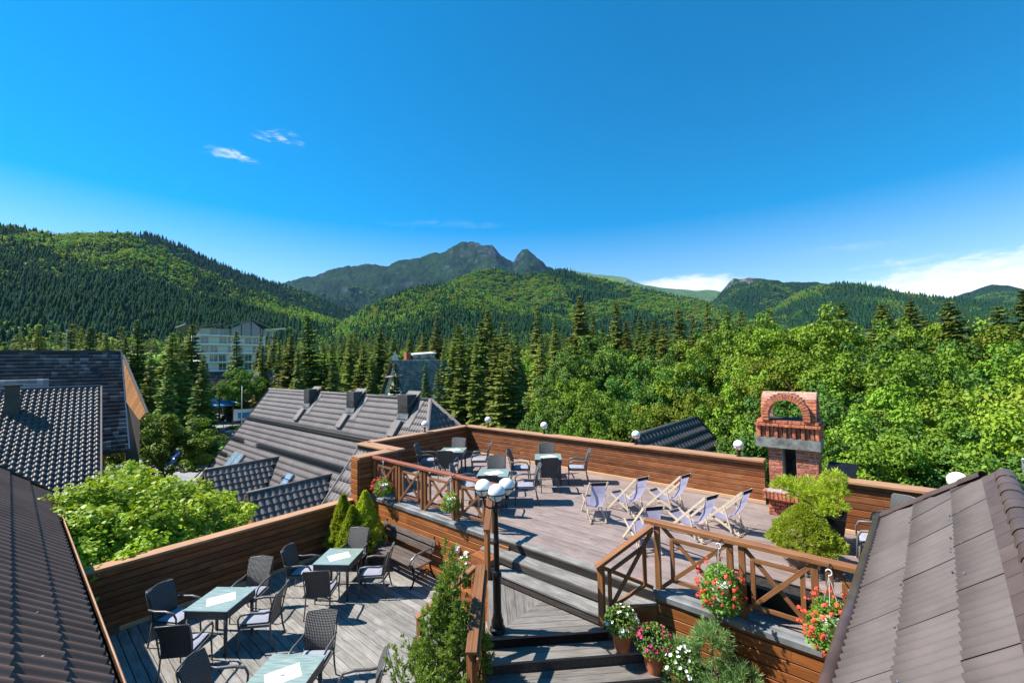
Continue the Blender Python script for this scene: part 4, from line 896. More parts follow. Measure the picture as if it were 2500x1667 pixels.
def basket(px, py, hx, hy, Y, rx, rz, nh, label, seed, nleaf=900, bias=-1):
    c = gy(px, py, Y); h = gy(hx, hy, Y); t = thing('hanging_basket', label, 'flower basket', (c.x, c.y, c.z), 0, 'geranium baskets'); zt = h.z - c.z
    MB().lathe([(.08, -.2), (.115, -.02), (.125, 0), (.115, 0), (.10, -.02)], 16).build('pot', 'white_paint', t, 35)
    for k in range(3): a = k * 2.094 + .5; MB().tube([(.12 * math.cos(a), .12 * math.sin(a), 0), (0, 0, zt)], .004, 4).build('chain', 'chain_white', t)
    MB().tube([(0, 0, zt - .02)] + [(.03 * math.sin(a), 0, zt + .035 - .035 * math.cos(a)) for a in np.linspace(0, 4.6, 9)] , .008, 6).build('hook', 'chain_white', t, True)
    MB().tube([(0, .0, zt + .055), (0, .1, zt + .07), (0, YR - Y - .03, zt + .07)], .008, 5).build('bracket', 'black_metal', t, True)
    r = bush(t, rx, rz, -.02, nleaf, .045, 'leaf_geranium', seed, .8)
    for i in range(int(nh * 1.5)):
        d = unit(r.normal(size=3) + np.array([bias * .45 * R0.x, bias * .45 * R0.y - .35, .05])); p = d * np.array([rx, rx, rz]) * (1.05 + .25 * r.random())
        obj('flower_head', flower_mesh(('head', 'petal_coral')), t, M=Matrix.Translation((p[0], p[1], p[2] - .02)) @ look(d + np.array([0, 0, .4])) @ Matrix.Scale(.55 + .6 * r.random(), 4))
basket(935, 1182, 948, 1136, 6.34, .23, .20, 38, 'hanging basket of coral geraniums nearest the brown pillar', 51, 700)
basket(1100, 1216, 1103, 1172, 6.34, .21, .15, 14, 'hanging basket of mostly green geraniums left of the globe lamp post', 52, 900)
basket(1758, 1425, 1752, 1338, 6.30, .25, .30, 34, 'hanging basket of coral geraniums on the right balustrade above the pine shrub', 53, 1300)
basket(2030, 1515, 2055, 1412, 6.28, .26, .28, 40, 'hanging basket of coral geraniums nearest the gutter of the right roof', 54, 1300)
# ------------------------------------------------------------------ roofs close to the camera
def tilesheet(P0, U, V, Lu, Lv, pitch, course, amp, step, mat, clip=None, ns=6, shape='wave', name='tiles', tint=False):
    """stepped, corrugated roof covering: P0 top corner, U along the ridge, V down the slope (unit vectors)"""
    P0, U, V = (np.array(q, float) for q in (P0, U, V)); Nn = np.cross(U, V); Nn = Nn / np.linalg.norm(Nn)
    if Nn[2] < 0: Nn = -Nn
    nu = max(2, int(round(Lu / pitch * ns))); u = np.linspace(0, Lu, nu + 1); nc = max(1, int(round(Lv / course))); ph = u / pitch
    if shape == 'wave': w = amp * .5 * (1 + np.cos(ph * 2 * np.pi))
    elif shape == 'tile': fr = ph % 1; w = amp * np.where(fr < .6, np.sin(fr / .6 * np.pi) ** .7, -.35 * np.sin((fr - .6) / .4 * np.pi))
    else: fr = ph % 1; w = amp * np.clip(np.minimum(fr, 1 - fr) * 6 - .6, 0, 1)
    Vv, Ff, Tt = [], [], []; k = 0; rr = np.random.default_rng(2)
    h = Lv / nc
    for c in range(nc):
        rows_ = []
        for (v, off) in ((c * h - h * .04, 0), (c * h + h * .5, step * .5), ((c + 1) * h, step), ((c + 1) * h, step - .9 * step - .004)):
            rows_.append(P0 + np.outer(u, U) + V * v + np.outer(w + off, Nn))
        n = nu + 1; Vv += rows_; 
        a = np.arange(nu); 
        for r_ in range(3):
            f = np.stack([k + r_ * n + a, k + r_ * n + a + 1, k + (r_ + 1) * n + a + 1, k + (r_ + 1) * n + a], 1)
            if clip is not None: f = f[clip((u[:-1] + u[1:]) / 2, (c + .5) * h)]
            Ff.append(f)
        Tt.append(np.tile(rr.random(n), 4)); k += 4 * n
    return nmesh(name, np.concatenate(Vv), np.concatenate(Ff), mat, np.concatenate(Tt))
# left wing: metal tile roof rising away from the lower deck
lw = thing('roof_wing', 'dark brown ribbed metal roof at the lower left with a gutter', 'roof', (-8, 0, -2))
eY, eZ, tn = .64, .6, .94; sl_ = math.hypot(1, tn); Vd = np.array([0, 1, -tn]) / sl_; hC = .31 * sl_
for j in range(9):
    top = np.array([-15.1, eY, eZ]) - Vd * hC * (j + 1) + np.array([0, tn, 1]) / sl_ * .02
    me = tilesheet(top, (1, 0, 0), Vd, 13.4, hC, .2, hC, .042, .04, 'sheet_brown', ns=10, name='roof_sheet'); me.shade_smooth(); me.set_sharp_from_angle(angle=R_(50)); wchild('roof_sheet', me, lw)
m = MB(); n = 10
for i in range(2):
    x = (-15.05, -1.7)[i]
    for k in range(n + 1):
        a = math.pi * k / n; m.v.append((x, eY + .075 - .07 * math.cos(a), eZ - .03 - .07 * math.sin(a)))
for k in range(n): m.f.append((k, k + 1, n + 2 + k, n + 1 + k)); m.f.append((n + 1 + k, n + 2 + k, k + 1, k))
gt = m.build('gutter', 'gutter_brown', None, True); gt.parent = lw; gt.matrix_basis = WM[lw.name].inverted()
wchild('gutter_lip', MB().tube([(-15.05, eY + .146, eZ - .027), (-1.7, eY + .146, eZ - .027)], .011, 6).mesh('lip', 'cap_wood', True), lw)
wchild('verge_cap', MB().tube([(-15.12, eY + .02, eZ + .05), (-15.12, eY - 2.8, eZ + .05 + 2.8 * tn)], .07, 8).mesh('verge', 'black_metal', True), lw)
wchild('wall', MB().box((-14.9, -3, -8), (-1.9, .18, .55)).mesh('wall', 'stained_wood'), lw)
sc_ = MB(); rr_ = random.Random(4)
for i in range(46):
    x = rr_.uniform(-14, -3.5); j = rr_.randint(0, 4); p = Vector((x, eY - .31 * (j + .25), eZ + tn * .31 * (j + .25) + .075)); sc_.box((p.x - .012, p.y - .012, p.z - .02), (p.x + .012, p.y + .012, p.z + .008))
tag(wchild('roof_screws', sc_.mesh('screws', 'grey_metal'), lw), kind='stuff')
# right wing: corrugated bitumen sheets between eave and ridge
rw = thing('roof_wing', 'grey brown corrugated roof at the lower right with ridge tiles and gutter', 'roof', (.3, 5, -2))
def rp(t, v):      # t metres from the far corner towards the camera, v 0 eave .. 1 ridge
    e = Vector((0, 8.23, 1.2)) + Vector((-.068, -.9977, 0)) * t; g = Vector((.97, 7.1, 2.2)) + Vector((-.092, -.99, -.05)) * (t - 1.13); return e.lerp(g, v)
nrm_ = Vector((-.70, 0, .714))
def hipt(v): return 1.13 * v + .03
bounds = [0, .335, .67, 1.0]
for r_ in range(3):
    off = (0, .42, .2)[r_]; ts = [-.2]; x = off + .75
    while x < 7.2: ts.append(x); x += .93
    for q in range(len(ts) - 1):
        t0, t1 = ts[q], ts[q + 1]; v0, v1 = bounds[r_], bounds[r_ + 1]; nu = max(8, int((t1 - t0) / .0118)); vs = []; dz = random.uniform(0, .004)
        for i in range(nu + 1):
            for (v, o) in ((v0 - (.03 if r_ == 0 else .02), .009 + dz), ((v0 + v1) / 2, .004), (v1 + .01, 0)):
                t = max(t0 + (t1 - t0 + .012) * i / nu, hipt(v)); vs.append(rp(t, v) + nrm_ * (.010 * math.cos(2 * math.pi * t / .1175) + o + (.005 if i > nu - 6 else 0)))
        base_ = len(vs); vs += [p - nrm_ * .008 for p in vs[0::3]]
        m = MB().add(vs, [(i * 3 + j, i * 3 + j + 1, (i + 1) * 3 + j + 1, (i + 1) * 3 + j) for i in range(nu) for j in range(2)] + [(base_ + i, i * 3, (i + 1) * 3, base_ + i + 1) for i in range(nu)])
        wchild('roof_sheet', m.mesh('roof_sheet', 'bitumen', True), rw)
def half_tile(L, r):
    m = MB(); n = 8
    for x, s in ((0, 1.0), (.03, 1.06), (L * .5, .98), (L, .92)):
        for k in range(n + 1): a = math.pi * k / n; m.v.append((x, r * s * math.cos(a), r * s * math.sin(a) * .95))
    m.f += [(i * (n + 1) + k, i * (n + 1) + k + 1, (i + 1) * (n + 1) + k + 1, (i + 1) * (n + 1) + k) for i in range(3) for k in range(n)]
    return m.mesh('ridge_tile', 'ridge_tile', 50)
RTM = half_tile(.30, .088); RTS = half_tile(.30, .07)
def tile_row(a, b, me, pitch, parent):
    a, b = Vector(a), Vector(b); d = (b - a).normalized(); y = Vector((0, 0, 1)).cross(d).normalized(); z = d.cross(y); n = int((b - a).length / pitch)
    for i in range(n):
        c = a + d * pitch * i; wchild('ridge_tile', me, parent, Matrix(((d.x, y.x, z.x, c.x), (d.y, y.y, z.y, c.y), (d.z, y.z, z.z, c.z + .004 * (i % 2)), (0, 0, 0, 1))))
tile_row(rp(6.2, 1) + Vector((.05, 0, .0)), rp(1.1, 1) + Vector((.05, 0, .0)), RTM, .27, rw); tile_row(rp(.0, 0) + Vector((0, .02, -.02)), rp(1.13, 1) + Vector((0, .02, 0)), RTS, .27, rw)
fl_ = MB(); 
for q in range(19): t = 1.2 + q * .27; a, b = rp(t, .90), rp(t + .262, .90); c, d = rp(t + .262, 1.02), rp(t, 1.02); fl_ = MB().slab([x + nrm_ * .028 for x in (a, b, c, d)], .006); wchild('ridge_flashing', fl_.mesh('fl', 'ridge_tile'), rw)
wchild('gutter', MB().tube([rp(-.12, 0) + Vector((-.075, 0, -.05)), rp(7.0, 0) + Vector((-.075, 0, -.05))], .052, 10).mesh('gutter', 'gutter_brown', True), rw)
wchild('far_slope', MB().slab([rp(1.13, 1), rp(7, 1), rp(7, 1) + Vector((1.6, 0, -1.5)), rp(1.13, 1) + Vector((1.6, .2, -1.5))], .03).mesh('fs', 'ridge_tile'), rw)
wchild('hip_slope', MB().slab([rp(0, 0), rp(1.13, 1), Vector((2.4, 8.3, 1.2))], .03).mesh('hs', 'ridge_tile'), rw)
wchild('wall', MB().box((-.02, 2.0, -4), (2.2, 8.0, 1.12)).mesh('wall', 'stained_wood'), rw)
sw = MB(); rr_ = random.Random(8)
for i in range(26):
    t, v = rr_.uniform(.8, 5.2), rr_.choice((.05, .3, .36, .63, .7, .96)); 
    if t < hipt(v) + .1: continue
    p = rp(t, v) + nrm_ * .02; sw.lathe([(.007, -.01), (.007, .003), (.003, .006)], 6, p)
tag(wchild('roof_screws', sw.mesh('screws', 'grey_metal'), rw), kind='stuff')
lc = thing('lightning_cable', 'pale lightning conductor cable clipped along the right roof ridge', 'cable', (1, 6, 2))
pts = [rp(t, 1) + Vector((.20 + .02 * math.sin(t * 3), 0, .06)) for t in np.linspace(.9, 5.5, 20)]; wchild('cable', MB().tube([Vector((2.6, 7.4, 2.25)), Vector((1.6, 7.25, 2.32)), pts[0] + Vector((0, .05, .05))] + pts, .012, 6).mesh('cable', 'grey_metal', True), lc)
for t in np.arange(1.2, 5.2, .55): p = rp(t, 1) + Vector((.2, 0, -.04)); wchild('clip', MB().box((p.x - .015, p.y - .03, p.z), (p.x + .015, p.y + .03, p.z + .125)).mesh('clip', 'grey_metal'), lc)
p = gd(2338, 1172, 9.6); sd = thing('satellite_dish', 'white satellite dish seen just above the right roof', 'satellite dish', (p.x, p.y, p.z - .5)); m = MB()
M = Vector((-.35, -.8, .5)).to_track_quat('Z', 'Y').to_matrix().to_4x4()
dm = MB().lathe([(.001, 0), (.05, .006), (.095, .022), (.12, .038), (.122, .034), (.095, .016), (.05, -.002), (.001, -.008)], 24).mesh('dish', 'white_paint', True); obj('dish', dm, sd, M=Matrix.Translation((0, 0, .5)) @ M)
MB().tube([(0, 0, .48), (0, .05, .3), (0, .06, -1.0)], .02, 6).build('mast', 'grey_metal', sd)
# ribbed strip of roof beside the pillar
rs = thing('roof_strip', 'narrow sunlit ribbed roof strip running down beside the brown pillar', 'roof', (-11.8, 6.5, -2)); Vs = np.array([0, -.62, -.785]); 
me = tilesheet((-12.55, 7.28, .86), (1, 0, 0), Vs, 1.56, 3.2, .2, .36, .035, .03, 'tile_brown', ns=8); wchild('roof_covering', me, rs); wchild('verge', MB().bar((-12.6, 7.3, .9), Vector((-12.6, 7.3, .9)) + Vector(Vs) * 3.2, .06, .05).mesh('v', 'black_metal'), rs); wchild('verge', MB().bar((-12.72, 7.3, .86), Vector((-12.72, 7.3, .86)) + Vector(Vs) * 3.2, .05, .05).mesh('v', 'tile_brown'), rs)
wchild('roof_box', MB().prism([(-12.5, 7.3), (-12.5, 5.4), (-11.0, 5.4), (-11.0, 7.3)], -6, -1.9).mesh('bx', 'riser_dark'), rs)
for x in (-11.75, -11.5): wchild('snow_hook', MB().box((x, 6.62, .05), (x + .12, 6.7, .2)).mesh('hook', 'black_metal'), rs)

# ------------------------------------------------------------------ neighbouring house with the big tiled roof
nb = thing('neighbour_house', 'large house with a sunlit brown tiled roof, three vents and two dormers', 'house', (-28, 10, -8))
sT = 1.319; sN = math.hypot(1, sT); Vn = np.array([0, -1, -sT]) / sN; RX0, RX1, RY, RZ = -38.1, -17.4, 14.0, 1.65
me = tilesheet((RX0, RY, RZ), (1, 0, 0), Vn, 29, 10.8, .2, .36, .028, .012, 'tile_brown', ns=10, shape='rib', clip=lambda u, v: (u + RX0 < RX1 + v / sN)); tag(wchild('roof_tiles', me, nb), kind='stuff')
me = tilesheet((RX1, RY - 8, RZ), (0, 1, 0), np.array([1, 0, -sT]) / sN, 16, 8, .28, .36, .06, .05, 'tile_dark', ns=6, shape='tile', clip=lambda u, v: (np.abs(u - 8) < v / sN)); tag(wchild('roof_tiles', me, nb), kind='stuff')
for a, b in (((RX1, RY, RZ + .03), (RX1 + 6, RY - 6, RZ + .03 - 6 * sT)), ((RX1, RY, RZ + .03), (RX1 + 6, RY + 6, RZ + .03 - 6 * sT)), ((RX0 - .1, RY, RZ + .02), (RX1, RY, RZ + .02))): wchild('ridge_cap', MB().tube([a, b], .11, 7).mesh('rc', 'tile_brown', True), nb)
wchild('verge_board', MB().bar((RX0, RY, RZ - .05), (RX0, RY - 6.5, RZ - .05 - 6.5 * sT), .08, .22).mesh('vb', 'black_metal'), nb)
wchild('back_slope', MB().slab([(RX0, RY, RZ), (RX1, RY, RZ), (RX1 + 6, RY + 6, RZ - 6 * sT), (RX0, RY + 6, RZ - 6 * sT)], .05).mesh('bs', 'tile_dark'), nb)
wchild('wall', MB().box((RX0 + .5, RY - 6, -9), (RX1 + 5, RY + 5, -6.0)).mesh('wall', 'plaster'), nb)
def onroof(x, y, up=0): return Vector((x, y, RZ - (RY - y) * sT)) + Vector((0, -sT, 1)) / sN * up
for (xa, xb, y) in ((-37.9, -20.2, 12.36), (-32.8, -19.5, 11.32), (-38.0, -35.2, 11.32), (-38, -36.2, 10.55), (-26.4, -25.0, 10.5)):
    sg = MB(); p, q = onroof(xa, y, .16), onroof(xb, y, .16); sg.bar(p, q, .03, .06); sg.bar(onroof(xa, y - .08, .08), onroof(xb, y - .08, .08), .03, .05)
    for k in range(int((xb - xa) / .2)): x = xa + k * .2; sg.bar(onroof(x, y + .1, .02), onroof(x, y - .06, .17), .05, .03)
    tag(wchild('snow_guard', sg.mesh('snow_guard', 'black_metal'), nb))
for i, (x, w, h_) in enumerate(((-29.75, .8, .5), (-24.0, .84, .5), (-18.75, .84, .5))):
    v = wchild('roof_vent', MB().box((x - w / 2, 13.25, .6), (x + w / 2, 14.0, 1.65 + h_ * .55)).mesh('vent', 'dark_roof'), nb); WM[v.name] = Matrix.Identity(4)
    me = tilesheet((x - w / 2 - .1, 14.05, 1.75 + h_ * .62), (1, 0, 0), np.array([0, -.70, -.71]), w + .2, 1.0, .19, .42, .03, .03, 'tile_brown', ns=5); o = bpy.data.objects.new('vent_roof', me); COL.objects.link(o); o.parent = nb; o.matrix_basis = WM[nb.name].inverted()
    wchild('vent_louver', MB().box((x - w * .42, 13.235, 1.05), (x + w * .42, 13.249, 1.4)).mesh('lv', 'soot'), nb); wchild('vent_apron', MB().slab([onroof(x - w * .6, 13.25, .08), onroof(x + w * .6, 13.25, .08), onroof(x + w * .6, 13.42, .2), onroof(x - w * .6, 13.42, .2)], .02).mesh('ap', 'lead_grey'), nb)
    wchild('roof_hatch', MB().slab([onroof(x - .05 - .28, 12.62, .2), onroof(x - .05 + .28, 12.62, .2), onroof(x - .05 + .28, 13.16, .2), onroof(x - .05 - .28, 13.16, .2)], .14).mesh('hatch', 'tile_brown'), nb)
    wchild('flashing', MB().slab([onroof(x + w * .55, 13.0, .06), onroof(x + w * .55 + .5, 13.0, .06), onroof(x + w * .55 + .5, 13.95, .06), onroof(x + w * .55, 13.95, .06)], .02).mesh('fl', 'tile_brown'), nb)
for (xa, xb, y0, y1) in ((-35.3, -34.35, 10.05, 10.8), (-34.3, -33.4, 10.05, 10.8), (-26.1, -25.4, 10.1, 10.72)):
    w_ = wchild('skylight_frame', MB().slab([onroof(xa, y0, .16), onroof(xb, y0, .16), onroof(xb, y1, .16), onroof(xa, y1, .16)], .12).mesh('sf', 'grey_metal'), nb)
    wchild('skylight_pane', MB().slab([onroof(xa + .07, y0 + .04, .165), onroof(xb - .07, y0 + .04, .165), onroof(xb - .07, y1 - .04, .165), onroof(xa + .07, y1 - .04, .165)], .003).mesh('sp', 'skylight_glass'), nb)
# dormers with single tiles on their sunny side
TMESH = None
def tile_mesh(w, l):
    m = MB(); n = 6; pr = [(i / n, .045 * math.sin(min(i / n / .62, 1) * math.pi) - .014 * math.sin(max(0, (i / n - .62) / .38) * math.pi)) for i in range(n + 1)]
    for y, o in ((0, .0), (l, .05), (l, .015)):
        for u, z in pr: m.v.append((u * w, y, z + o))
    k = n + 1; m.f += [(r_ * k + i, r_ * k + i + 1, (r_ + 1) * k + i + 1, (r_ + 1) * k + i) for r_ in range(2) for i in range(n)]
    return m.mesh('roof_tile', 'tile_dark', 50)
TMESH = tile_mesh(.30, .40)
for k, (dx, yb, yf, zr) in enumerate(((-28.67, 11.07, 7.24, -2.21), (-21.91, 11.05, 7.18, -2.24))):
    W_, H_ = 2.0, 2.35; L_ = math.hypot(W_, H_); a = Vector((W_, 0, -H_)).normalized()
    ux = Vector((0, 1, 0)); nz_ = ux.cross(a) * -1
    if nz_.z < 0: nz_ = -nz_
    rot = Matrix(((ux.x, a.x, nz_.x, 0), (ux.y, a.y, nz_.y, 0), (ux.z, a.z, nz_.z, 0), (0, 0, 0, 1)))
    for j in range(int(L_ / .36)):
        for i in range(int((yb - yf + 2.5) / .3)):
            p = Vector((dx, yf + i * .3, zr)) + a * (j * .36); zroof = RZ - (RY - p.y - .15) * sT
            if (p + a * .36).z < zroof: continue
            wchild('roof_tile', TMESH, nb, Matrix.Translation(p + nz_ * .03) @ rot)
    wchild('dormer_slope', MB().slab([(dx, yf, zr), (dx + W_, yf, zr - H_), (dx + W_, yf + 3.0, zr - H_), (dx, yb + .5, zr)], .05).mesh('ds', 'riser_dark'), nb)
    wchild('dormer_slope', MB().slab([(dx, yf, zr), (dx, yb + .5, zr), (dx - W_, yf + 3.0, zr - H_), (dx - W_, yf, zr - H_)], .05).mesh('ds', 'tile_dark'), nb)
    wchild('dormer_ridge', MB().tube([(dx, yf - .05, zr + .06), (dx, yb + .1, zr + .06)], .08, 6).mesh('dr', 'tile_dark', True), nb)
    for s in (-1, 1): wchild('barge_board', MB().bar((dx, yf - .06, zr - .02), (dx + s * (W_ + .1), yf - .06, zr - .02 - H_ * 1.05), .05, .2).mesh('bb', 'bench_wood'), nb)
    wchild('dormer_front', MB().add([(dx, yf + .12, zr - .1), (dx - W_ + .1, yf + .12, zr - H_), (dx - W_ + .1, yf + .12, zr - H_ - 1), (dx + W_ - .1, yf + .12, zr - H_ - 1), (dx + W_ - .1, yf + .12, zr - H_)], [(0, 1, 2, 3, 4)]).mesh('df', 'log_wood'), nb)
# dark gable roof behind the sunny parapet
a, b = gy(1693, 1020, 19.5), gy(1560, 1075, 17.0)
dg = thing('garden_house', 'dark tiled gable roof rising just behind the sunlit parapet', 'house', (-6.5, 18, -8)); A = Vector((-6.55, 19.3, .9)); 
p0 = gd(1700, 1020, 21.0); p1 = gp(1559, 1062, p0.z); U_ = (p0 - p1).normalized(); Dn = Vector((U_.y, -U_.x, 0)); Vg = (Dn * .66 - Vector((0, 0, .75))).normalized()
me = tilesheet(p1 - U_ * .4, U_, Vg, (p0 - p1).length + .4, 4.5, .3, .38, .07, .05, 'tile_glazed', ns=6, shape='tile'); tag(wchild('roof_tiles', me, dg), kind='stuff')
wchild('ridge_cap', MB().tube([p1 - U_ * .4, p0], .1, 7).mesh('r', 'tile_glazed', True), dg); wchild('verge_board', MB().bar(p0, p0 + Vg * 4.5, .07, .18).mesh('v', 'black_metal'), dg)
Vb = (-Dn * .66 - Vector((0, 0, .75))).normalized(); wchild('back_slope', MB().slab([p1 - U_ * .4, p0, p0 + Vb * 4.5, p1 - U_ * .4 + Vb * 4.5], .05).mesh('b', 'tile_glazed'), dg)
q = p0 - U_ * .3; wchild('gable_wall', MB().add([q, q + Vg * 4.2, q + Vb * 4.2], [(0, 1, 2)]).mesh('g', 'log_wood'), dg)
# ------------------------------------------------------------------ ground
def groundz(D): return -8.0 + max(0, D - 45) * .034
plain('grass', (.10, .19, .025), .9, 0, .3, .6, .1); plain('forest_floor', (.035, .05, .018), .95, 0, .4, .08, .1)
g = MB(); nr, na = 40, 72
rad = [0] + [4 * 1.22 ** i for i in range(nr)]
for r_ in rad:
    for k in range(na):
        a = 2 * math.pi * k / na; g.v.append((r_ * math.cos(a), r_ * math.sin(a), groundz(min(r_, 900)) - (0 if r_ < 4000 else 40)))
for i in range(len(rad) - 1):
    for k in range(na): g.f.append((i * na + k, i * na + (k + 1) % na, (i + 1) * na + (k + 1) % na, (i + 1) * na + k))
tag(g.build('ground', 'grass', None, True), kind='structure')
def area(name, pix, mat, z):
    P = [gp(x, y, z) for x, y in pix]; m = MB(); m.add([(p.x, p.y, groundz(math.hypot(p.x, p.y)) + z + 8) for p in P], [tuple(range(len(P)))]); o = m.build(name, mat); return tag(o, kind='structure')
area('road', [(230, 1300), (262, 1130), (330, 1085), (470, 1062), (505, 1038), (640, 1012), (690, 1020), (600, 1065), (560, 1080), (520, 1110), (500, 1200), (470, 1320)], 'asphalt', -7.99)
area('driveway', [(380, 1052), (480, 1030), (470, 1022), (380, 1035)], 'paving', -7.985)

# ------------------------------------------------------------------ tree builders
leafmat('leaf_maple', (.19, .29, .026), .16, .5, .028, .5, .12, .5)
leafmat('leaf_maple_dark', (.10, .19, .03), .15, .4, .015, .5, .12, .5)
leafmat('leaf_near', (.28, .38, .03), .32, .5, .01, .45, .2, .7)
leafmat('needle_spruce', (.165, .205, .035), .3, .45, .03, .55, .2, .4)
leafmat('needle_pale', (.22, .28, .05), .3, .4, .03, .55, .2, .4)
leafmat('needle_far', (.022, .068, .028), .2, .5, .05, .8, .02, .02)
leafmat('leaf_far', (.16, .27, .04), .3, .5, .05, .7, .1, .02)
def crown_mesh(name, seed, nclump, nleaf, L, mat, flat=.85, spread=.30, drop=.0):
    """crown in a unit ball (radius 1 in plan, height about 2*flat): clumps of leaf sprays"""
    r = np.random.default_rng(seed); d = rdir(nclump, r); d[:, 2] = np.where(d[:, 2] < -.35, -d[:, 2] * .6, d[:, 2]); rad = .42 + .6 * r.random(nclump) ** .7
    cc = d * rad[:, None] * np.array([1, 1, flat]) * (1 + .16 * r.normal(size=(nclump, 1)).clip(-1.5, 1.5)); size = spread * (.65 + .7 * r.random(nclump)); tn_ = r.random(nclump)
    P, A, Nn, T = [], [], [], []
    for c, s, t in zip(cc, size, tn_):
        q = rdir(nleaf, r); up = q.copy(); q[:, 2] = np.where(q[:, 2] < 0, q[:, 2] * .45, q[:, 2] * .8); p = c + q * s * (.55 + .45 * r.random((nleaf, 1)) ** .6)
        P.append(p); o = unit(q + unit(p) * .3); Nn.append(unit(o * .5 + np.array([0, 0, .75]) + rdir(nleaf, r) * .55)); A.append(unit(np.cross(Nn[-1], rdir(nleaf, r)) + np.array([0, 0, -.25]))); T.append(t * .5 + .5 * r.random(nleaf))
    P, A, Nn, T = map(np.concatenate, (P, A, Nn, T)); Ls = L * (.6 + .8 * r.random(len(P)))
    v, f, t = leafquads(P - A * Ls[:, None] * .5, A, Nn, Ls, Ls * .8, .12, T, r); me = nmesh(name, v, f, mat, t); me['top'] = float(np.percentile(v[:, 2], 99.7)); return me
def trunk_mesh(seed, limbs=9, h=1.0):
    """trunk of unit crown radius: base at z=-2.2, limbs reaching into the crown centred at 0"""
    r = random.Random(seed); m = MB(); m.tube([(0, 0, -2.6), (.02, .01, -1.4), (.0, .03, -.5), (0, 0, .4)], [.10, .075, .06, .02], 8)
    for k in range(limbs):
        a = k * 2.4 + r.random(); z = -1.1 + k * .12; l = .55 + .3 * r.random(); m.tube([(0, 0, z), (l * .5 * math.cos(a), l * .5 * math.sin(a), z + .35), (l * math.cos(a), l * math.sin(a), z + .75)], [.035, .022, .008], 5)
    return m.mesh('trunk', 'bark', True)
def spruce_mesh(name, seed, levels, nb_, mat, R=.17, droop=.35, wide=1.0, nl=9, ragged=.3, bare=.06):
    """spruce of unit height, base at 0"""
    r = np.random.default_rng(seed); P, A, Nn, Ls, Ws, T = [], [], [], [], [], []
    for i in range(levels):
        u = (i + r.random() * .6) / levels; z = bare + (1 - bare) * u ** .92; env = R * (1 - z) ** .85 * (.75 + .25 * min(1, z * 6)) + .008; tl = r.random()
        for k in range(max(4, int(nb_ * (1 - u * .55)))):
            a = r.random() * 6.283; l = env * (1 - ragged * r.random()) * wide; dr = droop * (1 - u * .9) * (.7 + .6 * r.random()); lift = .18 * u
            n = max(4, int(nl * (l / R) ** .6)); s = (np.arange(n) + r.random(n)) / n
            px = l * s; pz = z + l * (lift * s - dr * s ** 1.6 + .12 * dr * s ** 4); base = np.stack([px * np.cos(a), px * np.sin(a), pz], 1)
            out = np.array([math.cos(a), math.sin(a), -.15]); sd_ = np.array([-math.sin(a), math.cos(a), 0])
            for sg in (-1, 1):
                ax = out * .75 + sd_ * sg * (.75 + .3 * r.random((n, 1))) + np.array([0, 0, -.22]) + r.normal(size=(n, 3)) * .18
                P.append(base); A.append(ax); Nn.append(np.tile(np.array([0, 0, 1.]), (n, 1)) + out * .3 + r.normal(size=(n, 3)) * .35); q = (l * .46 * (1.05 - s * .7) + .012) * (.75 + .5 * r.random(n)); Ls.append(q); Ws.append(q * .6 + .003); T.append(np.full(n, .5 * tl) + .5 * r.random(n))
    n = 40; zt = .9 + .1 * r.random(n); P.append(np.stack([np.zeros(n), np.zeros(n), zt - .02], 1)); A.append(rdir(n, r) * .5 + np.array([0, 0, .9])); Nn.append(rdir(n, r)); Ls.append(np.full(n, .022)); Ws.append(np.full(n, .006)); T.append(r.random(n))
    P, A, Nn = map(np.concatenate, (P, A, Nn)); Ls, Ws, T = map(np.concatenate, (Ls, Ws, T))
    v, f, t = leafquads(P, A, Nn, Ls, Ws, -.12, T, r); return nmesh(name, v, f, mat, t)
SPT = MB().tube([(0, 0, -.06), (0, 0, .5), (0, 0, .98)], [.014, .009, .002], 6).mesh('trunk', 'bark', True)
SPR = [spruce_mesh('crown', 100 + k, 44, 13, 'needle_spruce', (.17, .22, .19, .20)[k], (.5, .38, .6, .45)[k], 1, 11, .5) for k in range(4)]
SPP = [spruce_mesh('crown', 200 + k, 42, 13, 'needle_pale', (.22, .25)[k], .28, 1, 11, .45) for k in range(2)]
LAR = [spruce_mesh('crown', 300 + k, 40, 13, 'needle_pale', (.24, .27)[k], -.05, 1, 11, .5, .1) for k in range(2)]
PIN = [spruce_mesh('crown', 330 + k, 48, 17, 'needle_spruce', (.30, .26)[k], .12, 1, 13, .5, .15) for k in range(2)]
MAP = [crown_mesh('crown', 400 + k, 150, 240, .040, 'leaf_maple', .95, .15) for k in range(3)]
MAD = [crown_mesh('crown', 410 + k, 150, 240, .040, 'leaf_maple_dark', .95, .15) for k in range(2)]
NEA = [crown_mesh('crown', 420 + k, 130, 110, .066, 'leaf_near', .8, .22) for k in range(2)]
ROU = crown_mesh('crown', 431, 200, 190, .045, 'leaf_maple_dark', .85, .25)
TRK = [trunk_mesh(k) for k in range(3)]
def tree(name, label, cat_, base, scale, meshes, rz=None, group=None):
    t = thing(name, label, cat_, base, 0, group); t.scale = scale; t.rotation_euler = (random.gauss(0, .025), random.gauss(0, .025), random.random() * 6.28 if rz is None else rz)
    for nm, me, loc in meshes: o = obj(nm, me, t, loc=loc)
    return t
def conifer(x, y, D, mesh, label, group, name='spruce_tree', wmul=1.0):
    p = gd(x * 1.063, y * 1.063, D); z0 = groundz(D) - .5; h = p.z - z0; w = h * wmul * random.uniform(.78, 1.3)
    return tree(name, label, 'tree', (p.x, p.y, z0), (w, w, h), [('crown', mesh, (0, 0, 0)), ('trunk', SPT, (0, 0, 0))], group=group)
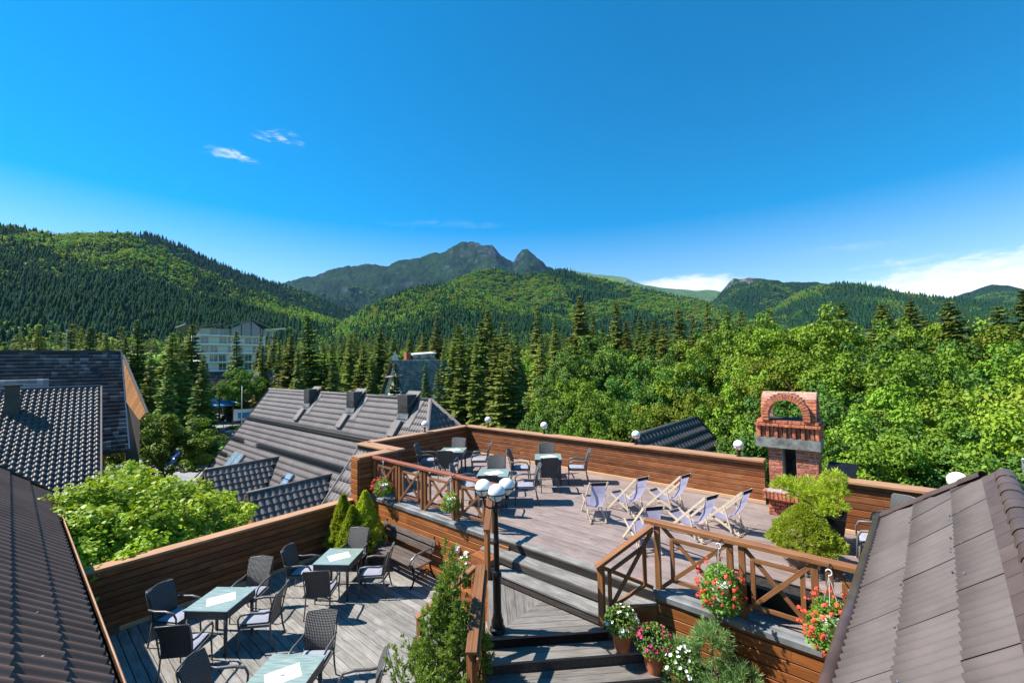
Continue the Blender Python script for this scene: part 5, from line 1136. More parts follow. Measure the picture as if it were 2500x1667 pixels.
def broadleaf(x, ytop, D, R, mesh, label, group, flat=1.0, name='maple_tree'):
    p = gd(x * 1.063, ytop * 1.063, D); hh = R * flat * mesh['top']; base = Vector((p.x, p.y, p.z - hh)); k = random.randrange(3)
    return tree(name, label, 'tree', base, (R, R, R * flat), [('crown', mesh, (0, 0, 0)), ('trunk', TRK[k], (0, 0, 0))], group=group)
# ------------------------------------------------------------------ trees
GS = 'spruces of the valley wood'
names_c = [(718, 722, 72, 0, 'tall thin ragged spruce standing over the left end of the tiled ridge'), (655, 765, 82, 1, ''), (690, 800, 66, 2, ''), (762, 785, 88, 3, ''), (800, 765, 98, 0, ''), (832, 790, 80, 1, ''), (868, 742, 112, 2, ''),
  (905, 775, 88, 3, ''), (938, 758, 108, 0, ''), (972, 762, 96, 1, ''), (1003, 722, 135, 2, ''), (1050, 742, 112, 3, ''), (1098, 735, 58, 1, ''), (1072, 800, 52, 0, ''), (1150, 738, 92, 1, ''), (1185, 762, 90, 2, ''), (1232, 705, 140, 3, ''), (1272, 722, 122, 0, ''),
  (1332, 676, 98, 1, ''), (1362, 722, 120, 2, ''), (1420, 692, 108, 3, ''), (1470, 722, 128, 0, ''), (1502, 732, 110, 1, ''), (1562, 702, 100, 2, ''), (1592, 722, 120, 3, ''), (1622, 692, 118, 0, ''), (1662, 712, 130, 1, ''), (1702, 707, 140, 2, ''),
  (1252, 800, 48, 0, ''), (1180, 790, 46, 2, ''), (1020, 800, 70, 3, ''), (980, 830, 58, 2, ''), (900, 830, 66, 0, ''), (770, 830, 62, 3, ''), (745, 800, 70, 1, ''), (855, 820, 60, 2, ''), (1290, 760, 70, 3, ''), (1385, 745, 78, 2, ''), (1445, 735, 85, 0, ''), (1530, 740, 82, 1, ''), (1640, 730, 90, 3, ''), (1740, 720, 110, 0, ''),
  (325, 732, 92, 3, ''), (440, 742, 98, 1, ''), (465, 812, 62, 2, ''), (550, 757, 98, 0, ''), (15, 782, 100, 1, ''), (60, 760, 110, 2, ''), (160, 742, 118, 0, ''), (205, 748, 108, 3, ''), (292, 772, 92, 0, ''), (590, 765, 128, 1, ''), (622, 762, 118, 2, ''), (640, 785, 92, 0, ''), (345, 810, 70, 2, ''), (420, 790, 85, 3, ''), (1012, 845, 46, 2, ''), (1035, 790, 52, 3, ''), (1062, 762, 50, 0, ''), (1092, 785, 47, 2, ''), (1128, 772, 50, 3, ''), (1155, 805, 44, 1, ''), (605, 790, 100, 3, '')]
ONES = 'first second third fourth fifth sixth seventh eighth ninth tenth eleventh twelfth thirteenth fourteenth fifteenth sixteenth seventeenth eighteenth nineteenth'.split()
def nth(n):
    if n < 19: return ONES[n]
    t, o_ = divmod(n + 1, 10); w = {2: 'twent', 3: 'thirt', 4: 'fort', 5: 'fift', 6: 'sixt'}[t]; return w + 'ieth' if o_ == 0 else w + 'y-' + ONES[o_ - 1]
order = {q: k for k, q in enumerate(sorted(range(len(names_c)), key=lambda j: names_c[j][0]))}
for i, (x, y, D, k, lab) in enumerate(names_c):
    conifer(x, y, D, SPR[k], lab or 'dark green spruce in the valley wood, %s spruce top from the left' % nth(order[i]), GS, wmul=(1.0, 1.1, .95, 1.1)[k])
GP = 'pale green spruces and larches'
pale = sorted(((398, 762, 78, 0), (100, 745, 104, 1), (250, 762, 96, 0), (1232, 765, 62, 0), (1118, 705, 118, 1), (375, 835, 66, 1), (1170, 790, 70, 1), (40, 800, 84, 0), (190, 800, 80, 1)))
for i, (x, y, D, k) in enumerate(pale): conifer(x, y, D, SPP[k], 'pale yellow green spruce, %s of the pale ones from the left' % nth(i), GP, wmul=1.05)
for (x, y, D, k, l) in ((1937, 692, 62, 0, 'pale feathery larch above the maples left of two dark pines'), (2282, 702, 60, 1, 'pale feathery larch above the maples near the right edge'), (2130, 720, 72, 0, 'pale larch between the dark pines on the right'), (1780, 700, 95, 1, 'pale larch above the maples left of the fireplace')):
    conifer(x, y, D, LAR[k], l, GP, 'larch_tree', 1.1)
for (x, y, D, k, l) in ((2012, 697, 58, 1, 'dark pine crown above the maples, left of a pair'), (2085, 688, 52, 3, 'dark pine crown above the maples, right of a pair'), (2205, 690, 44, 1, 'broad dark conifer with layered boughs above the maples'), (2332, 662, 66, 0, 'tall dark spruce cut by the right picture edge'), (2150, 735, 66, 3, 'dark spruce between two pines on the right')):
    conifer(x, y, D, PIN[k % 2] if k else SPR[0], l, GS, 'pine_tree', 1.05)
GM = 'maples behind the terrace'
mapl = sorted(((1372, 775, 40, 3.6, 0), (1310, 800, 38, 3.0, 1), (1452, 840, 31, 2.8, 1), (1430, 800, 42, 3.2, 2), (1560, 815, 33, 3.2, 2), (1510, 800, 40, 3.2, 0), (1642, 785, 37, 3.4, 0), (1600, 850, 31, 2.8, 1), (1712, 752, 36, 3.6, 1), (1832, 722, 37, 4.0, 2), (1770, 760, 33, 3.2, 0), (1792, 820, 27, 2.8, 0),
    (1902, 800, 27, 3.0, 1), (1890, 755, 38, 3.4, 0), (1992, 790, 32, 3.4, 2), (1960, 830, 25, 2.6, 1), (2062, 815, 25, 2.9, 0), (2110, 790, 33, 3.2, 2), (2160, 800, 29, 3.2, 1), (2252, 842, 25, 2.9, 2), (2220, 800, 34, 3.4, 0), (2300, 800, 32, 3.4, 1), (2340, 865, 23, 2.8, 0), (2180, 910, 20, 2.4, 1), (1710, 865, 27, 2.6, 2), (1660, 900, 28, 2.6, 0),
    (1562, 905, 28, 2.6, 0), (1500, 890, 30, 2.6, 1), (1402, 915, 26, 2.5, 1), (1345, 880, 32, 2.6, 2), (1300, 850, 36, 3.0, 2), (2002, 895, 20, 2.4, 0), (1930, 910, 19, 2.1, 2), (1860, 890, 21, 2.4, 1), (1780, 920, 19, 2.1, 0), (1262, 905, 31, 2.5, 2), (2300, 965, 18, 2.3, 1), (2230, 990, 16, 2.0, 0), (2090, 960, 17, 2.1, 2), (2010, 990, 16, 1.9, 1), (1730, 960, 19, 1.8, 2), (1470, 950, 27, 2.4, 2), (1340, 970, 25, 2.2, 1), (1270, 980, 27, 2.0, 0), (2400, 800, 30, 3.4, 2), (2450, 900, 22, 2.8, 0), (2380, 960, 18, 2.2, 1), (2140, 1010, 15, 1.9, 0), (1955, 742, 46, 4.0, 0), (2048, 748, 48, 4.0, 1), (2135, 738, 50, 4.2, 2), (2232, 742, 46, 4.2, 0), (2322, 748, 44, 4.2, 1), (1742, 735, 48, 4.0, 2), (1662, 748, 50, 4.0, 0), (2420, 745, 44, 4.2, 2)))
for i, (x, y, D, R, k) in enumerate(mapl):
    broadleaf(x, y, D, R, (MAP if i % 3 else MAD)[k % (3 if i % 3 else 2)], 'leafy green maple behind the parapet, %s crown from the left in the dense row' % nth(i), GM, random.uniform(1.3, 1.7))
broadleaf(372, 936, 44, 3.9, MAP[2], 'round dark green maple standing in front of the parked cars', None, .95)
broadleaf(560, 850, 92, 3.6, MAP[1], 'small light green tree behind the flagpole', None, 1.3, 'lime_tree')
for (x, y, D, R, k, l) in ((200, 1112, 13.6, 1.6, 0, 'bright maple crown tucked behind the lower left roof gutter'), (285, 1096, 15.2, 1.9, 1, 'bright maple crown left of the slim small tree'), (352, 1128, 15.6, 1.7, 0, 'bright maple crown in the middle of the near maples'), (432, 1108, 17.2, 1.7, 1, 'bright maple crown against the verge of the big tiled roof'),
        (478, 1165, 16.2, 1.1, 0, 'small maple spray overlapping the left dormer'), (300, 1175, 13.8, 1.6, 1, 'bright maple crown just over the cap of the shaded parapet'), (398, 1185, 14.8, 1.4, 0, 'bright maple crown just over the parapet near the left dormer'), (180, 1190, 12.2, 1.3, 1, 'bright maple crown beside the end of the parapet and gutter')):
    broadleaf(x, y, D, R, NEA[k], l, 'bright maples left of the terrace', .95)
broadleaf(290, 1062, 24, 1.1, NEA[0], 'small slim bright tree behind the near maples', None, 1.5)
# low broadleaf trees and bushes down in the gardens
for (x, y, D, R, l) in ((240, 990, 55, 1.8, 'low garden bush beside the wooden gable'), (620, 830, 120, 5, 'pale leafy tree between hotel and chalet'), (700, 880, 75, 2.6, 'leafy bush behind the tiled ridge'), (480, 1000, 64, 1.2, 'small garden bush beside the parked car'), (505, 880, 80, 1.6, 'small tree left of the parasol')):
    broadleaf(x, y, D, R, MAP[int(x) % 3], l, None, 1.1, 'garden_tree')
plain('hedge_green', (.03, .06, .015), .9, 0, .4, 3)
def thuja(x, y, D, h, l):
    p = gd(x * 1.063, y * 1.063, D); z0 = p.z - h; g = cone_spruce(1, .2, 500, 8, .05, int(x), 'needle_mid', .04, .5); t = tree('thuja', l, 'shrub', (p.x, p.y, z0), (h, h, h), [], group='columnar thujas'); obj('foliage', nmesh('foliage', g[0], g[1], 'needle_spruce', g[2]), t); MB().tube([(0, 0, -.1), (0, 0, .8)], .02, 5).build('trunk', 'bark', t)
thuja(369, 925, 72, 3.2, 'columnar thuja left of the round maple top'); thuja(461, 918, 70, 3.4, 'columnar thuja above the round maple top'); thuja(487, 985, 62, 3.2, 'columnar thuja right of the round maple')
# ------------------------------------------------------------------ houses on the left
def shingles(P0, U, V, Lu, Lv, w, h, mat, seed=1, t=.02):
    r = np.random.default_rng(seed); P0, U, V = (np.array(q, float) for q in (P0, U, V)); Nn = np.cross(U, V); Nn /= np.linalg.norm(Nn)
    if Nn[2] < 0: Nn = -Nn
    vs, fs, ts = [], [], []; k = 0
    for j in range(int(Lv / h) + 1):
        x = -r.random() * w
        while x < Lu:
            ww = w * (.7 + .7 * r.random()); a, b = max(0, x), min(Lu, x + ww - .006); x += ww
            if b - a < .02: continue
            o = t * (.8 + .6 * r.random()); y0 = j * h - .02; y1 = min(Lv, (j + 1) * h + h * .06 * r.random())
            q = [P0 + U * a + V * y0 + Nn * .002, P0 + U * b + V * y0 + Nn * .002, P0 + U * b + V * y1 + Nn * o, P0 + U * a + V * y1 + Nn * o]
            vs += q + [q[2] - Nn * o, q[3] - Nn * o]; fs += [(k, k + 1, k + 2, k + 3), (k + 3, k + 2, k + 4, k + 5)]; ts += [r.random() ** 2.2] * 6; k += 6
    return nmesh('shingles', vs, fs, mat, ts)
def tintmat(name, lo, mid, hi, rough=.8):
    m, nt, p, o = nodes(name); at = N(nt, 'Attribute', attribute_name='tint'); tc = N(nt, 'TexCoord'); n1 = N(nt, 'TexNoise'); n1.inputs['Scale'].default_value = .5; n1.inputs['Detail'].default_value = 6; nt.links.new(tc.outputs['Object'], n1.inputs['Vector'])
    a = N(nt, 'Math', operation='MULTIPLY'); nt.links.new(at.outputs['Fac'], a.inputs[0]); mr = N(nt, 'MapRange'); mr.inputs['From Min'].default_value = .35; mr.inputs['From Max'].default_value = .65; nt.links.new(n1.outputs[0], mr.inputs[0]); nt.links.new(mr.outputs[0], a.inputs[1])
    ad = N(nt, 'Math', operation='MULTIPLY_ADD'); ad.inputs[1].default_value = .35; nt.links.new(at.outputs['Fac'], ad.inputs[0]); nt.links.new(a.outputs[0], ad.inputs[2])
    r = ramp(nt, ad.outputs[0], [(0, lo), (.4, mid), (1, hi)]); nt.links.new(r.outputs[0], p.inputs['Base Color']); p.inputs['Roughness'].default_value = rough; p.inputs['Specular IOR Level'].default_value = .3
tintmat('shingle_tint', (.028, .031, .036), (.06, .065, .072), (.16, .17, .18)); tintmat('shingle_light', (.16, .155, .145), (.26, .25, .235), (.36, .35, .33))
lh = thing('shingled_house', 'large house with a steep dark shingled roof and orange timber gable', 'house', (-38, 3, -8))
T1, B1 = gd(294, 858, 42), gd(301, 1085, 35); U_ = Vector((.06, .998, 0)).normalized(); Vv = (B1 - T1); Vv = (Vv - U_ * Vv.dot(U_)).normalized(); Lv = (B1 - T1).length + .5; T0 = T1 - U_ * 22
tag(wchild('roof_shingles', shingles(T0, U_, Vv, 22, Lv, .32, .36, 'shingle_tint'), lh), kind='stuff')
nrm2 = U_.cross(Vv).normalized(); nrm2 = nrm2 if nrm2.x > 0 else -nrm2
wchild('roof_slab', MB().slab([T0, T0 + Vv * Lv, T1 + Vv * Lv, T1] if True else [], .12).mesh('rs', 'riser_dark'), lh)
wchild('ridge_board', MB().bar(T0, T1 + U_ * .1, .25, .12).mesh('rb', 'dark_roof'), lh); wchild('verge_board', MB().bar(T1 + U_ * .03, T1 + Vv * Lv + U_ * .03, .06, .3, up=nrm2).mesh('vb', 'window_glass'), lh)
wchild('wall', MB().box((-44, -16, -8), (T1.x + 3.0, T1.y - 1.0, -1.2)).mesh('w', 'log_wood'), lh)
# timber gable turned to the sun: planks
ga, gb = T1 + U_ * .08 + Vv * .6, gd(357, 1008, 34.0); gc = gd(342, 1026, 34.3); gd_ = T1 + U_ * .08 + Vv * Lv * .55
poly = [ga, gb, gc, gd_]; e1 = (gb - ga); nP = 22
for k in range(nP):
    s0, s1 = k / nP, (k + .93) / nP
    def edge(s): 
        l = ga.lerp(gd_, min(1, s * 1.9)) if s < .526 else gd_.lerp(gc, (s - .526) / .474); return l, ga.lerp(gb, s)
    a0, b0 = edge(s0); a1, b1 = edge(s1); wchild('plank', MB().slab([a0, b0, b1, a1], .04).mesh('plank', 'log_wood'), lh)
wchild('gable_roof_edge', MB().bar(ga + Vector((0, .05, .1)), gb + Vector((.05, .05, -.03)), .12, .1).mesh('gre', 'dark_roof'), lh)
wchild('gable_inner_wall', MB().add([gd_, gc, Vector((gc.x, gc.y, -8)), Vector((gd_.x, gd_.y, -8))], [(0, 1, 2, 3)]).mesh('giw', 'riser_dark'), lh)
la, lb = gd(-60, 930, 36), gd(119, 926, 36); lb.z = la.z; Ul = (lb - la).normalized(); Vl = Vector((Ul.y * .75, -Ul.x * .75, -.66)).normalized()
ll = wchild('porch_roof', shingles(la, Ul, Vl, (lb - la).length, 2.2, .3, .3, 'shingle_light', 4), lh)
an = thing('satellite_aerial', 'small aerial mast on the ridge of the dark shingled house', 'aerial', gd(162, 857, 42)); MB().tube([(0, 0, -.2), (0, 0, 1.5)], .03, 5).build('mast', 'grey_metal', an); MB().bar((-.4, 0, 1.1), (.5, 0, 1.1), .03, .03).build('boom', 'grey_metal', an); MB().lathe([(.001, 0), (.18, .04), (.2, .07), (.17, .05), (.001, .01)], 14, (0, .1, 1.35)).build('dish', 'white_paint', an)
# tiled roof in front
th_ = thing('tiled_house', 'house roof of dark glazed tiles at the left edge in front of the shingled house', 'house', (-27, 1, -8))
T1, B1 = gd(247, 945, 30), gd(264, 1180, 23.5); U_ = Vector((.09, .996, 0)).normalized(); Vv = (B1 - T1); Vv = (Vv - U_ * Vv.dot(U_)).normalized(); T0 = T1 - U_ * 13; Lv = (B1 - T1).length + .3
tag(wchild('roof_tiles', tilesheet(T0, U_, Vv, 13, Lv, .21, .31, .055, .05, 'tile_glazed', ns=8, shape='tile'), th_), kind='stuff')
wchild('roof_slab', MB().slab([T0, T0 + Vv * Lv, T1 + Vv * Lv, T1], .1).mesh('rs', 'riser_dark'), th_)
wchild('ridge_cap', MB().tube([T0, T1], .12, 7).mesh('rc', 'tile_glazed', True), th_); wchild('verge_board', MB().bar(T1, T1 + Vv * Lv, .06, .2).mesh('vb', 'tile_brown'), th_)
wchild('back_slope', MB().slab([T1, T1 + Vector((-Vv.x, -Vv.y, Vv.z)) * Lv, T0 + Vector((-Vv.x, -Vv.y, Vv.z)) * Lv, T0], .1).mesh('bs', 'tile_glazed'), th_)
wchild('wall', MB().box((T1.x - 5, -12, -8), (T1.x + 5, T1.y - .6, T1.z - 5)).mesh('w', 'plaster'), th_)
c = gd(30, 960, 28.5); wchild('chimney', MB().box((c.x - .2, c.y - .22, c.z - 1.5), (c.x + .2, c.y + .22, c.z + .3)).mesh('ch', 'dark_roof'), th_); wchild('chimney_cap', MB().box((c.x - .27, c.y - .29, c.z + .31), (c.x + .27, c.y + .29, c.z + .38)).mesh('cc', 'ridge_tile'), th_)

# ------------------------------------------------------------------ hotel up in the trees
def frame_at(x, y, D): p = gd(x, y, D); d = Vector((p.x, p.y, 0)).normalized(); return p, Vector((d.y, -d.x, 0)), d
p, rx_, dx_ = frame_at(578, 862, 178); hz_ = math.atan2(rx_.y, rx_.x)
ht = thing('hotel', 'pale modern hotel with stacked balconies and winged roofs among the spruces', 'building', (p.x, p.y, groundz(170)), hz_ + .25)
zb = p.z - groundz(170); W2 = 11.5; fh = 3.0; top = zb + 8.5
MB().box((-W2 + 1, 1.5, 0), (W2 - 2, 14, top)).build('wall', 'plaster', ht)
for k in range(6):
    z = top - 2.6 - k * fh
    MB().box((-W2, -.4, z - .15), (W2 - 2.5, 1.6, z + .3)).build('balcony_slab', 'white_paint', ht)
    MB().box((-W2, -.42, z + .9), (W2 - 2.5, -.36, z + 1.0)).build('railing', 'grey_metal', ht)
    for j in range(9):
        x = -W2 + 1.4 + j * 2.6
        if (j * 2 + k) % 3 == 0: continue
        w = MB().box((x, 1.44, z + .3), (x + 2.1, 1.49, z + 2.5)).build('window', 'hotel_glass', ht); MB().box((x + 1.0, 1.40, z + .3), (x + 1.1, 1.43, z + 2.5)).build('mullion', 'white_paint', w)
for (xa, xb, za, zb_) in ((-W2 - 1.5, -4.5, top - .1, top + 1.6), (-W2 - 3.5, -W2 - 1, top + .9, top - .9)):
    MB().slab([(xa, -2, za), (xb, -2, zb_), (xb, 14, zb_), (xa, 14, za)], .35).build('roof', 'lead_grey', ht)
MB().slab([(-4.6, -2.2, top + .5), (4.2, -2.2, top + 3.6), (4.2, 14, top + 3.6), (-4.6, 14, top + .5)], .35).build('roof', 'lead_grey', ht); MB().slab([(4.2, -2.2, top + 3.6), (W2 - 1, -2.2, top + .6), (W2 - 1, 14, top + .6), (4.2, 14, top + 3.6)], .35).build('roof', 'lead_grey', ht); MB().slab([(W2 - 3, -1, top + .3), (W2 + 4, -1, top + 1.0), (W2 + 4, 14, top + 1.0), (W2 - 3, 14, top + .3)], .35).build('roof', 'white_paint', ht)
MB().add([(-2, -.6, top), (4.2, -.6, top + 3.1), (W2 - 3.5, -.6, top), (W2 - 3.5, -.6, top - 2.4), (-2, -.6, top - 2.4)], [(0, 1, 2, 3, 4)]).build('gable_glazing', 'hotel_glass', ht)
for x in (-2, 1.2, 4.2, 7.2, W2 - 3.5): MB().box((x - .12, -.75, top - 2.4), (x + .12, -.6, top + max(.2, 3.0 - abs(x - 4.2) * .48))).build('gable_post', 'bench_wood', ht)
# dark chalet
p, rx_, dx_ = frame_at(610, 950, 112); cz = groundz(112); ch_ = thing('chalet', 'low dark chalet with sweeping shingled roofs behind the parasols', 'house', (p.x, p.y, cz), math.atan2(rx_.y, rx_.x) + .15)
zt = gd(610, 905, 112).z - cz
for nm, a, b in (('left', -10.5, 0), ('right', 3.2, 12)):
    me = shingles((a, 3, zt), (1, 0, 0), (0, -.72, -.70), b - a, 6.0, .5, .45, 'shingle_tint', int(b)); obj('roof_shingles', me, ch_); MB().slab([(a, 3, zt), (a, -1.4, zt - 4.25), (b, -1.4, zt - 4.25), (b, 3, zt)], .1).build('roof_slab', 'riser_dark', ch_); MB().slab([(a, 3, zt), (b, 3, zt), (b, 7.4, zt - 4.3), (a, 7.4, zt - 4.3)], .2).build('back_slope', 'dark_roof', ch_)
MB().slab([(1.6, -3.5, zt - .6), (-1.2, -3.5, zt - 4.4), (-1.2, 3, zt - 4.4), (1.6, 3, zt - .6)], .15).build('porch_slope', 'dark_roof', ch_); MB().slab([(1.6, -3.5, zt - .6), (1.6, 3, zt - .6), (4.6, 3, zt - 4.4), (4.6, -3.5, zt - 4.4)], .15).build('porch_slope', 'dark_roof', ch_)
for s in (-2.9, 3.1): MB().bar((1.6, -3.6, zt - .6), (1.6 + s, -3.6, zt - 4.4), .12, .45).build('barge_board', 'bench_wood', ch_)
MB().box((-9.8, -.5, 0), (11.4, 6.5, zt - 3.6)).build('wall', 'log_wood', ch_); MB().box((-1, -2.9, 0), (4.2, 0, zt - 4.2)).build('porch', 'riser_dark', ch_)
# white gabled house between the spruces
p, rx_, dx_ = frame_at(1000, 950, 66); wz = groundz(66); wh = thing('forest_house', 'white gabled house with a grey shingled roof half hidden by spruces', 'house', (p.x, p.y, wz), math.atan2(rx_.y, rx_.x) + .5)
zt = gd(1000, 878, 66).z - wz; me = shingles((-1.2, 3.5, zt), (1, 0, 0), (0, -.6, -.80), 10, 6.6, .35, .5, 'shingle_light', 3, .08); obj('roof_shingles', me, wh); MB().slab([(-1.2, 3.5, zt), (-1.2, -.5, zt - 5.3), (8.8, -.5, zt - 5.3), (8.8, 3.5, zt)], .15).build('roof_slab', 'dark_roof', wh); MB().slab([(-1.2, 3.5, zt), (8.8, 3.5, zt), (8.8, 7.5, zt - 5.3), (-1.2, 7.5, zt - 5.3)], .15).build('back_slope', 'dark_roof', wh)
MB().add([(-.6, 3.5, zt - .2), (-.6, 0, zt - 4.9), (-.6, 0, 0), (-.6, 7, 0), (-.6, 7, zt - 4.9)], [(0, 1, 2, 3, 4)]).build('gable_wall', 'plaster', wh)
MB().box((-.5, 0, 0), (8.2, 7, zt - 4.8)).build('wall', 'plaster', wh)
for y in (2.1, 3.1): w = MB().box((-.66, y, zt - 4.2), (-.61, y + .6, zt - 2.9)).build('window', 'window_glass', wh); MB().box((-.7, y - .08, zt - 4.32), (-.62, y + .68, zt - 4.22)).build('sill', 'white_paint', w)
MB().slab([(-1.8, 1.4, zt - 2.55), (-.5, 1.4, zt - 2.3), (-.5, 4.6, zt - 2.3), (-1.8, 4.6, zt - 2.55)], .1).build('canopy', 'shingle_grey', wh)
MB().box((2.2, 5, zt - 2), (3.0, 5.8, zt + 1.3)).build('chimney', 'brick', wh); MB().slab([(3.0, 4.4, zt + .9), (7.5, 4.4, zt + 1.2), (7.5, 6.4, zt + 1.4), (3.0, 6.4, zt + 1.1)], .2).build('flat_dormer_roof', 'plaster', wh); MB().box((3.2, 4.6, zt - 1.5), (7.3, 6.3, zt + .8)).build('flat_dormer', 'window_glass', wh)
MB().add([(.3, 5.2, zt + 1.6), (-.6, 5.2, zt - .6), (1.2, 5.2, zt - .6)], [(0, 1, 2)]).build('small_gable', 'plaster', wh)

# ------------------------------------------------------------------ street corner
def parasol(x, y, D, R, h, mats, label):
    p = gd(x, y, D); z0 = groundz(D); t = thing('parasol', label, 'parasol', (p.x, p.y, z0), .3, 'garden parasols'); zt = p.z - z0
    MB().tube([(0, 0, 0), (0, 0, zt)], .04, 6).build('pole', 'white_paint', t)
    for k in range(8):
        a, b = k * math.pi / 4, (k + 1) * math.pi / 4; e1, e2 = (R * math.cos(a), R * math.sin(a), zt - h), (R * math.cos(b), R * math.sin(b), zt - h)
        MB().add([(0, 0, zt), e1, e2, (e1[0], e1[1], zt - h - .22), (e2[0], e2[1], zt - h - .22)], [(0, 1, 2), (1, 3, 4, 2)]).build('canopy_panel', mats[k % len(mats)], t)
parasol(524, 966, 98, 2.6, .75, ['parasol_white'], 'white garden parasol behind the blue one'); parasol(544, 977, 94, 2.6, .7, ['parasol_blue', 'parasol_blue', 'parasol_white'], 'blue and white garden parasol before the chalet'); parasol(568, 978, 96, 1.7, .5, ['parasol_white'], 'small cream parasol right of the blue one')
p = gd(590, 1032, 84); fp = thing('flagpole', 'white flagpole beside the clipped hedge', 'flagpole', (p.x, p.y, groundz(84))); zt = gd(590, 942, 84).z - groundz(84); MB().tube([(0, 0, 0), (0, 0, zt)], [.08, .05], 8).build('pole', 'white_paint', fp, True); MB().lathe([(.22, 0), (.22, .5), (.12, .6)], 10).build('base', 'red_cloth', fp); MB().ball((0, 0, zt), .07, 8, 6).build('finial', 'grey_metal', fp)
p = gd(600, 1012, 90); bn = thing('banner', 'blue and white banner stretched between posts by the parking place', 'banner', (p.x, p.y, groundz(90)), math.atan2(R0.y, R0.x) + .4)
for x in (-1.9, 1.9): MB().tube([(x, 0, 0), (x, 0, 3.0)], .05, 5).build('post', 'grey_metal', bn)
MB().box((-1.85, -.02, .6), (1.85, .02, 2.6)).build('cloth', 'parasol_white', bn); MB().box((-1.2, -.04, 1.0), (1.0, -.025, 2.0)).build('print', 'parasol_blue', bn)
p0, p1 = gd(555, 1033, 80), gd(655, 1020, 84); hd = thing('hedge', 'clipped dark green hedge along the side road', 'hedge', (p0.x, p0.y, groundz(80)))
g_ = np.random.default_rng(3); n = 5000; uu = g_.random(n)[:, None]; A_, B_ = np.array(p0), np.array(p1); sd_ = unit(np.array([[-(B_ - A_)[1], (B_ - A_)[0], 0]]))[0]; c_ = A_ + (B_ - A_) * uu + sd_ * (g_.random((n, 1)) - .5) * 1.2; c_[:, 2] = groundz(82) + 1.1 * g_.random(n) ** .5; c_ -= np.array([p0.x, p0.y, groundz(80)])
lq = leafquads(c_, rdir(n, g_), rdir(n, g_) + np.array([0, 0, 1]), np.full(n, .16), np.full(n, .12), .1, None, g_); obj('foliage', nmesh('hedge', lq[0], lq[1], 'leaf_maple_dark', lq[2]), hd)
f0, f1 = gd(500, 1030, 84), gd(625, 1005, 92); fe = thing('garden_fence', 'thin dark wire fence along the lawn before the parasols', 'fence', (f0.x, f0.y, groundz(85)))
for k in range(7): q = f0.lerp(f1, k / 6); wchild('post', MB().box((q.x - .04, q.y - .04, groundz(85)), (q.x + .04, q.y + .04, groundz(85) + 1.1)).mesh('post', 'black_metal'), fe)
for z in (.25, .65, 1.05): wchild('wire', MB().bar((f0.x, f0.y, groundz(85) + z), (f1.x, f1.y, groundz(90) + z), .02, .02).mesh('wire', 'black_metal'), fe)
def car(x, y, D, head, paint, label, L=4.5, w=1.78, h=1.5):
    p = gd(x, y, D); t = thing('parked_car', label, 'car', (p.x, p.y, groundz(D)), head, 'cars parked by the road')
    prof = [(-L / 2, .35), (-L / 2 + .05, .85), (-L / 2 + .25, .95), (-L / 2 + .7, h - .08), (-L / 2 + 1.3, h), (.35, h - .03), (1.15, .98), (L / 2 - .25, .82), (L / 2, .6), (L / 2 - .02, .3)]
    m = MB(); n = len(prof)
    for s, k in ((-1, .92), (-.9, 1), (.9, 1), (1, .92)):
        for (a, z) in prof: kk = 1 if z < 1 else .86; m.v.append((a, s * w / 2 * kk, .25 + (z - .25) * (k if z > .5 else 1)))
    for r_ in range(3): m.f += [(r_ * n + i, r_ * n + (i + 1) % n, (r_ + 1) * n + (i + 1) % n, (r_ + 1) * n + i) for i in range(n)]
    m.f += [tuple(range(n)), tuple(reversed(range(3 * n, 4 * n)))]; m.build('body', paint, t, 35)
    for s in (-1, 1):
        for xa, xb in ((-L / 2 + .75, -.5), (-.42, .7)): MB().add([(xa, s * (w * .435), .98), (xb, s * (w * .435), .98), (xb - (.35 if xb > 0 else 0), s * (w * .40), h - .16), (xa + .15, s * (w * .40), h - .16)], [(0, 1, 2, 3), (3, 2, 1, 0)]).build('window', 'window_glass', t)
        for xx in (-L / 2 + .85, L / 2 - .85):
            wl_ = MB().lathe([(.31, -.1), (.33, -.06), (.33, .06), (.31, .1)], 16).mesh('tyre', 'rubber', 40); ty = obj('wheel', wl_, t, M=Matrix.Translation((xx, s * (w / 2 - .08), .33)) @ Matrix.Rotation(math.pi / 2, 4, 'X'))
            obj('rim', MB().lathe([(.2, -.11), (.2, .11)], 12).mesh('rim', 'car_silver'), ty)
    MB().add([(.42, -w * .40, h - .08), (1.12, -w * .43, 1.0), (1.12, w * .43, 1.0), (.42, w * .40, h - .08)], [(0, 1, 2, 3)]).build('windscreen', 'window_glass', t)
    for s in (-.55, .55): MB().box((L / 2 - .2, s - .15, .62), (L / 2 + .01, s + .15, .76)).build('headlight', 'opal_glass', t)
    return t
az_r = math.atan2(R0.y, R0.x)
car(540, 1048, 77, az_r - .05, 'car_paint', 'dark blue estate car parked on the side road right of the round maple'); car(600, 1010, 97, az_r + .5, 'car_silver', 'silver car behind the blue and white banner'); car(575, 1015, 94, az_r + .4, 'car_paint', 'black car in the shade left of the banner')
car(455, 1170, 47, az_r + .6, 'car_silver', 'silver car below the round maple beside the big roof', 4.4); car(400, 1150, 50, az_r + .3, 'car_paint', 'dark car half hidden under the round maple'); car(280, 1118, 52, az_r + 1.2, 'car_silver', 'pale car at the corner of the left tiled roof'); car(478, 1086, 63, az_r + .8, 'car_blue', 'blue car just beside the verge of the big roof')
car(552, 900, 150, az_r, 'car_silver', 'silver car parked in front of the pale hotel', 5.2, 2.0, 1.9)
